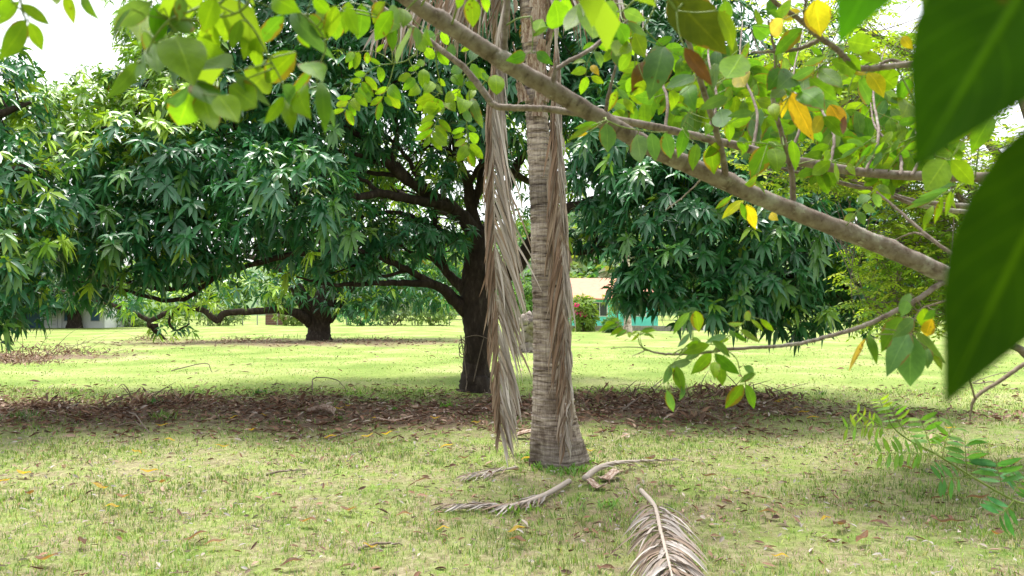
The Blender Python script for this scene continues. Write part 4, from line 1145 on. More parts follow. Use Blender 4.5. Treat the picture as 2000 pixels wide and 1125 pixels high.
gb = MB()
r_ = np.random.default_rng(55)
for d0, d1, dens, h0, h1, w in ((3.3, 6.0, 2600, .018, .062, .0052), (6.0, 9.0, 1300, .018, .062, .0072), (9.0, 15.0, 420, .025, .065, .010), (15.0, 30.0, 45, .02, .04, .022)):
    x, y = scatter(d0, d1, dens, r_)
    if d1 < 10:                                   # most blades stand in small tufts
        m = len(x) // 9; ti = r_.integers(0, m, len(x)); tf = r_.random(len(x)) < .7
        x = np.where(tf, x[ti] + r_.normal(0, .022, len(x)), x); y = np.where(tf, y[ti] + r_.normal(0, .022, len(y)), y)
    Lt = litter(x, y); pa = patch(x, y)
    keep = (r_.random(len(x)) > Lt * (.72 + .3 * np.sin(x * 3.1 + 2 * np.sin(y * 2.3)))) & (r_.random(len(x)) < .40 + .75 * pa)
    x, y, pa, Lt = x[keep], y[keep], pa[keep], Lt[keep]
    n = len(x)
    h = r_.uniform(h0, h1, n) * (.65 + .6 * pa); az = r_.uniform(0, 6.28, n); lean = r_.uniform(.1, 1.1, n) * h
    b = np.stack([x, y, ground_z(x, y) - .004], 1)
    dv = np.stack([np.cos(az), np.sin(az), 0 * az], 1); sd = np.stack([-np.sin(az), np.cos(az), 0 * az], 1)
    fz = r_.uniform(-.6, .6, n)[:, None]; sd = sd * np.cos(fz) + dv * np.sin(fz)
    ww = w * r_.uniform(.6, 1.3, n)[:, None] * .5
    mid = b + dv * (lean * .35)[:, None] + ZUP * (h * .62)[:, None]; tip = b + dv * lean[:, None] + ZUP * (h * r_.uniform(.7, 1.0, n))[:, None]
    V = np.stack([b - sd * ww, b + sd * ww, mid + sd * ww * .8, mid - sd * ww * .8, tip], 1)
    u = r_.random(n)[:, None]
    g1, g2, st, y1 = np.array([.125, .245, .035]), np.array([.215, .35, .06]), np.array([.46, .41, .26]), np.array([.34, .41, .10])
    col = np.where(u < .35, g1, np.where(u < .68, g2, np.where(u < .76, y1, st)))
    col = col * (1.05 - .35 * pa[:, None]) * r_.uniform(.6, 1.4, (n, 1)) + .015
    o = np.arange(n)[:, None] * 5
    gb.add(V.reshape(-1, 3), [o + np.array([[0, 1, 2, 3]]), o + np.array([[3, 2, 4]])], np.repeat(col, 5, 0))
tag(put("grass", gb.mesh("grass"), M_GRASS), "short patchy green grass covering the foreground lawn", "grass", None, "stuff")

# fallen dry leaves too many to count
lb = MB(); r_ = np.random.default_rng(56)
BROWN = np.array([[.14, .075, .048], [.21, .125, .085], [.085, .05, .036], [.30, .21, .155], [.38, .32, .28], [.10, .055, .04]]) * 1.25
for d0, d1, dens, base in ((3.3, 9.0, 150, .10), (9.0, 15.5, 330, .05), (15.5, 45, 14, .03)):
    x, y = scatter(d0, d1, dens, r_)
    keep = r_.random(len(x)) < base * (.4 + 1.2 * r_.random(len(x))) + litter(x, y) * .52
    x, y = x[keep], y[keep]; n = len(x)
    az = r_.uniform(0, 6.28, n)
    b = np.stack([x, y, ground_z(x, y) + r_.uniform(.004, .03, n) + .03 * litter(x, y) * r_.random(n)], 1)
    D = np.stack([np.cos(az), np.sin(az), r_.normal(.05, .22, n)], 1)
    N = nrm(np.stack([r_.normal(0, .45, n), r_.normal(0, .45, n), np.ones(n)], 1))
    L = r_.uniform(.045, .15, n) * (.68 if d1 < 10 else 1 if d1 < 20 else 1.6)
    col = BROWN[r_.choice(6, n, p=[.26, .22, .22, .14, .06, .10])] * r_.uniform(.75, 1.2, (n, 1))
    leaves(lb, b, D, N, L, L * r_.uniform(.22, .36, n), r_.normal(0, .12, n), col, lod=2, fold=.35)
x, y = scatter(3.3, 9.5, 55, r_); n = len(x); az = r_.uniform(0, 6.28, n)
b = np.stack([x, y, ground_z(x, y) + r_.uniform(.01, .05, n)], 1); L = r_.uniform(.02, .07, n)
leaves(lb, b, np.stack([np.cos(az), np.sin(az), r_.normal(0, .3, n)], 1), nrm(r_.normal(0, .5, (n, 3)) + ZUP), L, L * r_.uniform(.12, .4, n), .1, np.array([[.30, .26, .22], [.22, .16, .12], [.36, .33, .30]])[r_.integers(0, 3, n)] * r_.uniform(.7, 1.1, (n, 1)), fold=.3)
tag(put("leaf_litter", lb.mesh("leaf_litter"), M_DRY), "brown dry fallen leaves gathered on the ground under the trees", "leaf litter", None, "stuff")

# small weeds and green tufts growing in the litter
wb = MB(); r_ = np.random.default_rng(57)
def tufts(cx, cy, n, h, spread, col):
    az = r_.uniform(0, 6.28, n); rr = np.abs(r_.normal(0, spread, n))
    x = cx + np.cos(az) * rr; y = cy + np.sin(az) * rr
    b = np.stack([x, y, ground_z(x, y)], 1)
    a2 = r_.uniform(0, 6.28, n)
    D = np.stack([np.cos(a2) * .5, np.sin(a2) * .5, np.ones(n)], 1); N = np.stack([-np.cos(a2), -np.sin(a2), .4 * np.ones(n)], 1)
    L = h * r_.uniform(.5, 1.15, n)
    leaves(wb, b, D, N, L, .012 + .02 * L, r_.uniform(.1, .5, n), np.array(col) * r_.uniform(.7, 1.3, (n, 1)), lod=2)
for px, py, n, h, s, c in [(320, 825, 60, .24, .12, (.15, .24, .07)), (300, 795, 30, .22, .1, (.07, .2, .06)), (875, 800, 70, .16, .09, (.12, .30, .02)), (770, 810, 30, .12, .12, (.08, .22, .03)), (660, 825, 30, .12, .1, (.08, .2, .03)),
                           (500, 775, 40, .2, .12, (.05, .15, .03)), (40, 830, 50, .25, .25, (.10, .17, .06)), (1290, 830, 40, .15, .2, (.1, .2, .04)), (980, 830, 40, .12, .2, (.1, .22, .04)), (560, 830, 40, .16, .25, (.12, .2, .05)), (1600, 770, 30, .14, .2, (.06, .15, .03)),
                           (820, 770, 60, .14, .4, (.13, .3, .03)), (700, 775, 60, .12, .5, (.14, .3, .03)), (1180, 765, 80, .16, .5, (.14, .30, .03)), (1330, 760, 80, .16, .5, (.14, .30, .03)), (150, 765, 50, .12, .6, (.12, .25, .04)), (400, 765, 60, .12, .7, (.12, .25, .04)),
                           (1110, 930, 60, .12, .15, (.13, .27, .05)), (1050, 922, 50, .10, .07, (.14, .28, .05)), (1085, 928, 50, .09, .08, (.14, .26, .05)), (1135, 926, 50, .10, .08, (.14, .28, .05)), (1155, 910, 40, .10, .08, (.13, .26, .05)), (1032, 905, 40, .10, .07, (.14, .28, .05)), (1040, 905, 60, .12, .12, (.13, .27, .05)), (1190, 990, 60, .11, .2, (.13, .27, .05)), (1010, 1000, 60, .11, .2, (.15, .28, .05)), (560, 664, 50, .5, 1.6, (.06, .15, .04)), (690, 662, 40, .4, 1.6, (.07, .17, .04)), (470, 662, 40, .4, 1.5, (.08, .16, .04))]:
    g = G(px, py); tufts(g[0], g[1], n, h, s, c)
tag(put("weeds", wb.mesh("weeds"), M_GRASS), "green weeds and grass tufts sprouting through the litter", "weeds", None, "stuff")

# clumps of dead brush
DRYC = np.array([[.13, .075, .05], [.20, .125, .085], [.08, .05, .038], [.28, .20, .15]]) * 1.5
def brush(px, py, w, h, n, label, seed, tw=6, straight=False):
    r_ = np.random.default_rng(seed)
    g = G(px, py); t = thing("brush_clump", g, label, "dead brush", "clumps of dead brush")
    mb = MB()
    x = g[0] + r_.normal(0, w / 3, n); y = g[1] + r_.normal(0, w / 5, n)
    b = np.stack([x, y, ground_z(x, y) + r_.uniform(0, h * .5, n) * np.exp(-((x - g[0]) / (w * .5)) ** 2)], 1)
    az = r_.uniform(0, 6.28, n)
    D = np.stack([np.cos(az) * .6, np.sin(az) * .6, r_.normal(-.15, .65, n)], 1)
    L = r_.uniform(.10, .24, n)
    leaves(mb, b, D, r_.normal(0, 1, (n, 3)), L, L * r_.uniform(.10, .24, n), .15, DRYC[r_.integers(0, 4, n)] * r_.uniform(.7, 1.2, (n, 1)), fold=.3)
    put("dead_leaves", mb.mesh("dead_leaves", g), M_DRY, t, g)["kind"] = "stuff"
    for k in range(tw):
        x = g[0] + r_.normal(0, w / 4); y = g[1] + r_.normal(0, w / 6); z = float(ground_z(x, y))
        e = np.array([x, y, z]) + [r_.normal(0, .35 * w), r_.normal(0, .15 * w), h * r_.uniform(.5, 1.5)]
        tb_ = MB(); m_ = (np.array([x, y, z]) + e) / 2 + r_.normal(0, .07, 3)
        tube(tb_, [np.array([x, y, z - .03]), m_, e], [.011, .008, .003], 4, 5)
        put("twig", tb_.mesh("twig", (x, y, z)), M_TWIG, t, (x, y, z))
for k, a in enumerate([(110, 800, 1.0, .26, 260, "rust brown brush heap farthest along the litter band from the palm"), (215, 805, .9, .2, 160, "flat brown brush heap beside the rust brown one"), (335, 790, 1.0, .28, 300, "thick tuft of dead brown brush beside green grass blades"),
        (270, 782, .8, .25, 160, "dark brush clump just behind the thick brown tuft"), (575, 800, .8, .2, 120, "low brush clump by the curled palm sheath"), (1160, 780, 1.1, .34, 300, "dark brush heap just right of the palm trunk"), (1260, 790, 1.3, .32, 300, "brush heap with long bare twigs under the leafy sprig"),
        (1400, 775, 1.5, .42, 520, "tallest dark brush heap under the mango's right skirt"), (1500, 785, 1.1, .26, 300, "tapering end of the dark brush heap"), (1340, 820, 1.2, .16, 200, "flat spread of brown brush in front of the heap"), (985, 790, .9, .22, 160, "brush clump hidden behind the hanging frond's tip")]):
    brush(a[0], a[1], a[2], a[3] * .8, int(a[4] * .6), a[5], seed=500 + k)
for k, a in enumerate([(75, 695, 3.0, .75, 420, "dark upright dead brush with bare stalks on an isolated lawn litter patch"), (20, 708, 2.6, .4, 360, "pale dry brush in front of the dark upright brush"), (150, 690, 2.2, .3, 160, "long dead twigs trailing out of the dark upright brush")]):
    brush(*a, seed=530 + k, tw=12)
for k, a in enumerate([(300, 665, 2.2, .6, 220, "dry brush where the far mango's low limb meets the ground"), (760, 668, 3.5, .35, 200, "thin dry brush right of the far mango trunk"), (480, 668, 3.5, .3, 200, "thin dry brush left of the far mango trunk")]):
    brush(*a, seed=540 + k, tw=6)

# fallen leaves one can pick out
def flat_leaf(px, py, L, w, rz, col, label, group):
    g = G(px, py); g[2] = float(ground_z(g[0], g[1])) + .035
    r_ = np.random.default_rng(int(px * 7 + py))
    mb = MB(); V, U = [], []
    for i in range(8):
        u = i / 7; ww = w * L * .5 * math.sin(math.pi * min(1, u * .94 + .03)) ** .8
        for s in (-1, -.5, 0, .5, 1):
            V.append([(u - .5) * L, s * ww, .05 * L * (u - .5) ** 2 * 4 + abs(s) * ww * .45 + .01 * math.sin(u * 7 + px)]); U.append([s, u])
    V = np.array(V); c, s = math.cos(rz), math.sin(rz)
    tl = r_.normal(.12, .15)
    V[:, 2] += V[:, 0] * tl + .02
    V = np.stack([V[:, 0] * c - V[:, 1] * s, V[:, 0] * s + V[:, 1] * c, V[:, 2]], 1) + g
    i = np.arange(7)[:, None]; j = np.arange(4)[None]
    q = np.stack([i * 5 + j, i * 5 + j + 1, (i + 1) * 5 + j + 1, (i + 1) * 5 + j], -1).reshape(-1, 4)
    mb.add(V, [q], col, U)
    return tag(put("fallen_leaf", mb.mesh("fallen_leaf", g), M_FG, None, g), label, "leaf", group)
r_ = np.random.default_rng(58)
YEL = [(267, 887), (195, 965), (219, 1008), (46, 938), (291, 927), (434, 878), (492, 848), (515, 820), (455, 826), (316, 839), (332, 864), (645, 859), (717, 858), (756, 855), (872, 883), (865, 1047), (723, 1079), (1009, 1048), (1378, 816), (1527, 792),
       (1570, 814), (1588, 823), (1856, 842), (1613, 1034), (1524, 1098), (735, 829), (680, 806), (1150, 893), (1030, 910), (5, 955), (1520, 795), (1556, 806), (660, 810), (850, 830), (930, 838)]
for px, py in YEL:
    flat_leaf(px, py, r_.uniform(.12, .19) * (.75 if py > 1000 else 1), r_.uniform(.28, .36), r_.uniform(-.7, .7), np.array([.55, .37, .05]) * r_.uniform(.7, 1.05), ("yellow fallen leaf resting in the brown leaf litter band" if py < 842 else "yellow fallen leaf on grass at the litter band's front edge" if py < 900 else "bright yellow fallen leaf on the open foreground grass"), "fallen yellow leaves")
for px, py in [(316, 950), (57, 981), (827, 949), (600, 1030), (1684, 1073), (1714, 995), (1835, 985), (1910, 988), (1500, 1020), (1640, 1046), (380, 1065), (160, 1085), (1010, 1068), (420, 1075), (90, 1120), (570, 1110), (1850, 1035), (240, 985), (680, 1010), (905, 905), (1385, 940), (790, 1020), (1270, 905), (1770, 925), (1950, 1060)]:
    flat_leaf(px, py, r_.uniform(.12, .18), r_.uniform(.3, .4), r_.uniform(-.9, .9), np.array([.19, .105, .075]) * r_.uniform(.6, 1.3), ("curled brown fallen leaf on grass right of the fallen full frond" if px > 1400 else "curled brown fallen leaf on grass beside the palm's foot" if px > 780 else "curled brown fallen leaf on grass away from the palm"), "single brown fallen leaves")
# loose sticks on the ground
for k, (pts, lab) in enumerate([([(240, 812, .02), (262, 826, .10), (285, 842, .03), (292, 848, .02)], "bent pale stick poking out of the leaf litter"), ([(225, 838, .02), (262, 833, .05), (280, 840, .02)], "short crooked stick lying by the bent one"),
        ([(335, 725, .02), (338, 742, .25), (345, 744, .04), (382, 738, .05)], "thin dead twig standing on the lawn beyond the litter"), ([(640, 858, .02), (680, 850, .05), (720, 846, .02)], "straight dry stick at the front of the litter"),
        ([(1210, 812, .03), (1255, 790, .12), (1300, 775, .35)], "long dead branch leaning out of the brush heap"), ([(610, 770, .02), (640, 755, .28), (665, 765, .25), (668, 778, .02)], "thin hooped twig arching over the litter"),
        ([(1940, 748, .02), (1900, 752, .06), (1962, 735, .1), (1990, 738, .04)], "grey forked dead twig on open lawn beyond the green shoot"), ([(520, 930, .015), (560, 926, .03), (600, 922, .015)], "thin brown stick on the foreground grass"), ([(700, 1072, .01), (740, 1068, .03), (785, 1064, .01)], "slender straw stick lying in near grass")]):
    p = np.array([G(a, b, 0) + [0, 0, h] for a, b, h in pts]); p[:, 2] += ground_z(p[:, 0], p[:, 1])
    p = p if k not in (2, 5) else np.array([p[0] + (q_ - p[0]) * [1, .25, 1] for q_ in p])
    mb = MB(); n = len(p); tube(mb, p, list(np.linspace(.014, .006, n)), 6, 6, wob=.004, seed=k)
    tag(put("stick", mb.mesh("stick", p[0]), M_TWIG, None, p[0]), lab, "stick")

# ------------------------------------------------------------------ the feathery tree behind the branch, on the right
ft0 = np.array([6.3, 8.4, 0.0])
ft = thing("feathery_tree", ft0, "bright yellow green tree with small feathery leaflets behind the diagonal branch", "tree")
r_ = np.random.default_rng(61)


def spray_mesh(mb, base, d, L, pairs, r_, col, ll=.055, lod=2, sag=.35, wr=.46):
    """one compound leaf: a thin stalk with paired leaflets"""
    d = nrm(d)
    t = np.linspace(0, 1, pairs + 2)[:, None]
    p = base + d * L * t - ZUP * sag * L * t * t
    tg = nrm(np.gradient(p, axis=0))
    sd = nrm(np.cross(tg, ZUP + r_.normal(0, .2, 3)))
    tube(mb, [p[0], p[len(p) // 2], p[-1]], [.0022, .0018, .001], 2, 3, (.2, .24, .05), cap=False)
    b, dd, nn, l = [], [], [], []
    for i in range(1, pairs + 1):
        for sg in (-1, 1):
            b.append(p[i]); dd.append(sd[i] * sg + tg[i] * r_.uniform(.25, .6) - ZUP * r_.uniform(.0, .5)); nn.append(np.cross(sd[i], tg[i]) + r_.normal(0, .3, 3)); l.append(ll * r_.uniform(.75, 1.15))
    b.append(p[-1]); dd.append(tg[-1]); nn.append(np.cross(sd[-1], tg[-1])); l.append(ll * 1.1)
    b = np.array(b); nn = np.array(nn); nn *= np.where(nn[:, 2:3] < 0, -1, 1); l = np.array(l)
    leaves(mb, b, np.array(dd), nn, l, l * wr, .08, np.asarray(col) * r_.uniform(.8, 1.2, (len(b), 1)), lod=lod, prof=(.9, .95))


tb = MB()
tube(tb, [ft0 + [0, 0, -.2], ft0 + [0, 0, .05], ft0 + [-.05, 0, .9], ft0 + [-.1, -.05, 1.8], ft0 + [-.2, -.1, 2.9], ft0 + [-.4, -.2, 4.4]], [.16, .12, .10, .085, .06, .02], 6, 10, rough=.05, seed=1)
fl = []
for k, (pts, rad) in enumerate([
    ([ft0 + [-.05, 0, 1.0], P(1900, 560, 8.0), P(1800, 490, 7.6), P(1700, 470, 7.4), P(1620, 460, 7.4)], [.06, .045, .035, .025, .01]),
    ([ft0 + [-.08, 0, 1.5], P(1880, 440, 7.8), P(1760, 380, 7.4), P(1640, 340, 7.2), P(1520, 330, 7.0)], [.06, .045, .035, .025, .01]),
    ([ft0 + [-.1, 0, 1.9], P(1860, 330, 7.8), P(1720, 240, 7.4), P(1600, 180, 7.2), P(1500, 150, 7.0)], [.06, .045, .035, .025, .01]),
    ([ft0 + [-.15, 0, 2.4], P(1880, 200, 8.0), P(1780, 110, 7.8), P(1680, 60, 7.6), P(1600, 20, 7.5)], [.055, .04, .03, .02, .01]),
    ([ft0 + [-.2, 0, 3.0], P(1950, 50, 8.0), P(1900, -40, 8.0), P(1820, -60, 8.0)], [.05, .035, .025, .01]),
    ([ft0 + [-.03, 0, .7], P(1930, 640, 8.0), P(1840, 600, 7.7), P(1760, 590, 7.5), P(1700, 600, 7.4)], [.05, .035, .03, .02, .01]),
    ([ft0 + [-.03, 0, .9], P(1960, 500, 7.2), P(1900, 420, 6.8), P(1840, 330, 6.6)], [.05, .04, .03, .01])]):
    p, _ = tube(tb, pts, rad, 7, 7, rough=.05, wob=.012, seed=70 + k); fl.append(p[len(p) // 4:])
fl = np.concatenate(fl)
SPR = []
for k in range(14):
    rr = np.random.default_rng(700 + k); mb = MB()
    tilt = [.9, 1.2, 1.5][k % 3]
    spray_mesh(mb, np.zeros(3), np.array([math.sin(tilt), 0, math.cos(tilt)]), rr.uniform(.2, .28), int(rr.integers(5, 8)), rr, np.array([[.24, .40, .04], [.30, .45, .05], [.16, .32, .04], [.36, .46, .06]][k % 4]))
    me = mb.mesh("leaf_spray"); me.materials.append(M_FEATHER); SPR.append(me)
sm = MB(); pts_all = []
n = 4200
src = fl[r_.integers(0, len(fl), n)]
pp = src + r_.normal(0, 1, (n, 3)) * [.42, .42, .34]
px, py, dz = in_frame(pp)
ok = (px > np.where(py > 380, 1690, 1425) + 40 * np.sin(py * .02)) & (py < 655) & ~((px > 1735) & (px < 1815) & (py < 60))
pp = pp[ok]; src = src[ok]; px, py, dz = in_frame(pp)
order = np.argsort(np.where((px < 1995) & (py > 5) & (px > 5), dz, 99))
for r_i, i in enumerate(order):
    a = r_.uniform(0, 6.28)
    if r_i < 290:
        put("leaf_spray", SPR[r_.integers(0, 14)], None, ft, pp[i], a, float(r_.uniform(.85, 1.2)))
    else:
        spray_mesh(sm, pp[i], np.array([math.cos(a), math.sin(a), r_.uniform(-.2, .7)]), r_.uniform(.2, .3), 6, r_, np.array([[.24, .40, .04], [.30, .45, .05], [.16, .32, .04], [.36, .46, .06]][r_.integers(0, 4)]), lod=1)
    if r_i % 4 == 0:
        tube(tb, [src[i], (src[i] + pp[i]) / 2 + r_.normal(0, .03, 3), pp[i]], [.006, .005, .002], 2, 4)
put("crown", sm.mesh("crown", ft0), M_FEATHER, ft, ft0)["kind"] = "stuff"
put("trunk", tb.mesh("trunk", ft0), M_BRANCH, ft, ft0)

# ------------------------------------------------------------------ the near tree whose branch crosses the view
nt0 = np.array([1.95, 1.85, 0.0])
nt = thing("branching_tree", nt0, "near tree with grey diagonal branch and rounded green leaves crossing the view", "tree")
tb = MB()
tube(tb, [nt0 + [0, 0, -.2], nt0 + [0, 0, .05], nt0 + [.02, 0, .7], nt0 + [0, 0, 1.35], nt0 + [.05, -.05, 2.1], nt0 + [.0, -.2, 2.8], nt0 + [-.2, -.5, 3.3]], [.10, .085, .07, .065, .05, .04, .015], 6, 14, rough=.05, seed=2)
put("trunk", tb.mesh("trunk", nt0), M_BRANCH, nt, nt0)
NB = []


def branch(pts, rad, seed=0, sides=12, m=None, wob=.0005, n=10):
    mb = MB(); w = [P(*q) if abs(q[0]) > 20 else np.array(q, float) for q in pts]
    rad = [q_ * .78 for q_ in rad]
    p, r = tube(mb, w, rad, n, sides, rough=.018, wob=wob, seed=seed)
    put("branch" if max(rad) > .006 else "twig", mb.mesh("branch", w[0]), m or M_BRANCH, nt, w[0])
    NB.append(p)
    return p


MAIN = branch([tuple(nt0 + [0, 0, 1.30]), (2300, 735, 1.82), (2050, 630, 1.80), (1870, 548, 1.76), (1750, 492, 1.74), (1600, 432, 1.72), (1480, 384, 1.70), (1380, 338, 1.68), (1280, 292, 1.66), (1200, 248, 1.64), (1120, 200, 1.62), (1060, 165, 1.60), (990, 124, 1.58), (930, 85, 1.56), (860, 40, 1.54), (800, 0, 1.52), (700, -70, 1.5), (560, -160, 1.45)],
              [.034, .031, .029, .0275, .0265, .026, .0255, .0255, .025, .0245, .0245, .025, .024, .023, .022, .021, .018, .008], 3, 16)
kb = MB()
for kx, ky, kd, kr in ((1417, 356, 1.68, .0198), (1549, 402, 1.715, .019), (982, 120, 1.575, .02), (1076, 178, 1.60, .0182), (1180, 236, 1.635, .018), (1660, 455, 1.73, .0198), (1740, 488, 1.74, .0205), (1290, 297, 1.66, .0205), (860, 42, 1.54, .0178)):
    c = P(kx, ky, kd); c2 = P(kx + 26, ky + 12, kd + .003); c0 = P(kx - 26, ky - 12, kd - .003)
    i_ = np.argmin(np.linalg.norm(MAIN - c, axis=1)); i0, i1 = max(0, i_ - 3), min(len(MAIN) - 1, i_ + 3)
    tube(kb, [MAIN[i0], MAIN[i_] + [0, 0, .0015], MAIN[i1]], [kr * .9, kr * 1.1, kr * .9], 6, 12, rough=.10, seed=int(kx))
ko = put("knot", kb.mesh("knot", P(1417, 356, 1.68)), M_BRANCH, nt, P(1417, 356, 1.68)); ko["kind"] = "stuff"
branch([(1060, 212, 1.95), (1000, 210, 1.96), (966, 206, 1.97), (945, 180, 1.97), (909, 135, 1.98), (875, 108, 1.98), (845, 85, 2.0), (800, 50, 2.0), (740, 10, 2.0), (680, -50, 2.0)], [.011, .011, .0115, .0115, .011, .0105, .010, .009, .008, .004], 4)
branch([tuple(nt0 + [0, 0.02, 1.62]), (2250, 340, 1.95), (2000, 345, 1.98), (1860, 345, 2.0), (1700, 338, 2.0), (1560, 315, 1.99), (1440, 285, 1.98), (1360, 266, 1.97), (1270, 246, 1.96), (1190, 232, 1.95), (1120, 220, 1.95), (1060, 212, 1.95)],
       [.03, .022, .019, .017, .016, .0155, .014, .0135, .013, .0125, .012, .0112], 5)
branch([tuple(nt0 + [0, 0.04, 1.52]), (2200, 420, 2.2), (1990, 410, 2.25), (1910, 404, 2.25), (1800, 395, 2.25), (1740, 381, 2.24), (1640, 357, 2.22), (1520, 328, 2.2)], [.02, .014, .012, .011, .010, .009, .008, .004], 6)
branch([tuple(nt0 + [0, 0.03, 1.50]), (2150, 440, 2.15), (1900, 415, 2.2), (1800, 402, 2.2), (1720, 375, 2.2), (1660, 350, 2.2)], [.015, .010, .009, .008, .006, .003], 7)
branch([(982, 118, 1.575), (985, 80, 1.57), (990, 0, 1.56), (994, -80, 1.55)], [.011, .0095, .009, .008], 8)
branch([(1074, 190, 1.60), (1082, 150, 1.59), (1086, 118, 1.585)], [.009, .007, .002], 9)
branch([(1084, 136, 1.59), (1110, 120, 1.62), (1150, 98, 1.66), (1186, 70, 1.7), (1240, 30, 1.72)], [.006, .006, .0055, .005, .003], 10)
branch([(1180, 236, 1.64), (1190, 180, 1.62), (1203, 128, 1.6)], [.006, .005, .003], 11)
T1 = branch([(1417, 360, 1.68), (1414, 320, 1.66), (1392, 232, 1.6), (1367, 156, 1.55), (1346, 86, 1.5), (1322, 20, 1.45), (1300, -40, 1.4)], [.0105, .0095, .0085, .0075, .0065, .006, .005], 12)
T2 = branch([(1549, 400, 1.72), (1546, 340, 1.7), (1528, 265, 1.66), (1510, 200, 1.62), (1515, 120, 1.58), (1500, 40, 1.55)], [.009, .008, .007, .006, .004, .003], 13)
T3 = branch([tuple(nt0 + [-.01, -.1, 1.95]), (2200, 80, 1.5), (1960, 110, 1.4), (1780, 125, 1.36), (1710, 133, 1.35), (1670, 130, 1.34), (1634, 96, 1.33), (1600, 72, 1.32), (1560, 38, 1.31), (1515, 5, 1.3), (1470, -40, 1.3)], [.018, .012, .009, .0075, .007, .0068, .0066, .0062, .0055, .005, .003], 14)
branch([(1604, 76, 1.32), (1560, 95, 1.36), (1505, 101, 1.4), (1465, 102, 1.42)], [.005, .0045, .004, .002], 15)
branch([(1710, 133, 1.35), (1735, 118, 1.36), (1765, 122, 1.37)], [.004, .004, .003], 16)
branch([(1570, 43, 1.31), (1573, 0, 1.3), (1578, -40, 1.3)], [.003, .003, .002], 17)
branch([(1848, 548, 1.76), (1830, 558, 1.74), (1790, 585, 1.72), (1740, 612, 1.7), (1690, 635, 1.68), (1640, 651, 1.66), (1580, 667, 1.64), (1530, 675, 1.62), (1470, 679, 1.6), (1420, 682, 1.58), (1380, 688, 1.57), (1330, 692, 1.56), (1290, 690, 1.55), (1262, 684, 1.54)],
       [.009, .0085, .0075, .007, .0065, .006, .0055, .005, .0046, .0045, .004, .0035, .003, .002], 18)
branch([(1905, 545, 1.77), (1883, 516, 1.8), (1815, 463, 1.86), (1762, 417, 1.92), (1712, 374, 1.98)], [.007, .0062, .0055, .005, .003], 19)
branch([(1834, 478, 1.84), (1790, 455, 1.9), (1740, 472, 1.95)], [.004, .0035, .002], 20)
branch([(1300, 410, 1.9), (1330, 388, 1.85), (1362, 358, 1.8), (1372, 345, 1.70)], [.0015, .002, .0025, .004], 21)
branch([tuple(nt0 + [0, -.02, .95]), (2260, 640, 1.62), (2100, 650, 1.55), (2000, 712, 1.5), (1955, 742, 1.49), (1907, 775, 1.48), (1897, 800, 1.48), (1893, 828, 1.48)], [.012, .009, .007, .0058, .005, .0045, .003, .001], 22, m=M_TWIG)
branch([(1420, 682, 1.58), (1405, 660, 1.58), (1398, 640, 1.58)], [.002, .0015, .001], 23, m=M_STEM)
# overhead bough reaching over the camera's left
OV = branch([tuple(nt0 + [.05, -.1, 2.3]), (1.3, 1.2, 2.75), (.5, .95, 2.62), (-.1, .85, 2.35), (-.22, .80, 2.12), (470, -30, .78)], [.03, .024, .018, .012, .007, .0035], 24)
ctw = branch([(-.1, .85, 2.35), (-.45, .78, 2.22), (130, -110, .72), (40, -60, .70)], [.008, .006, .004, .002], 25)

r_ = np.random.default_rng(62)
cb = MB(); ob = MB()  # unseen foliage added above and behind the camera to shade the near leaves
n = 2300
q = np.stack([r_.uniform(-2.6, 2.3, n), r_.uniform(-3.4, .7, n), r_.uniform(1.9, 3.9, n)], 1)
dzq = (q - CAMP) @ FW
pxq, pyq, _ = in_frame(np.where(dzq[:, None] > .05, q, q * [1, 0, 1] + [0, 1, 0]))
q = q[(dzq < -.5) | ((dzq > .3) & (pyq < -330)) | ((np.abs(dzq) <= .5) & (q[:, 2] > 2.5))]
for c in q:
    a = r_.uniform(0, 6.28)
    spray_mesh(cb, c, np.array([math.cos(a), math.sin(a), r_.uniform(-.2, .3)]), r_.uniform(.2, .28), 5, r_, np.array([[.20, .33, .028], [.12, .24, .035]][r_.integers(0, 2)]), ll=.075, lod=1, wr=.5)
put("crown", cb.mesh("crown", nt0), M_FEATHER, nt, nt0)["kind"] = "stuff"
for k in range(9):
    e = q[r_.integers(0, len(q))]
    branch([tuple(nt0 + [0, -.1, 2.2 + .06 * k]), tuple((nt0 + [0, 0, 2.6] + e) / 2 + [0, 0, .25]), tuple(e)], [.02, .013, .004], 60 + k)
YG, MG, GG, YY, BR, OL, DK, PALE = ((.165, .285, .018), (.095, .205, .022), (.12, .22, .085), (.46, .34, .03), (.15, .075, .025), (.10, .11, .015), (.026, .078, .002), (.50, .38, .16))  # backlight painted into the yellow-green, sky sheen into the grey-green, shade into the darkest


PROF_A = ([0, .1, .25, .42, .58, .72, .88, 1], [.08, .55, .9, 1, .93, .70, .30, 0.01])
PROF_E = ([0, .08, .22, .45, .68, .84, .94, 1], [.08, .50, .86, 1, .90, .62, .30, 0.02])


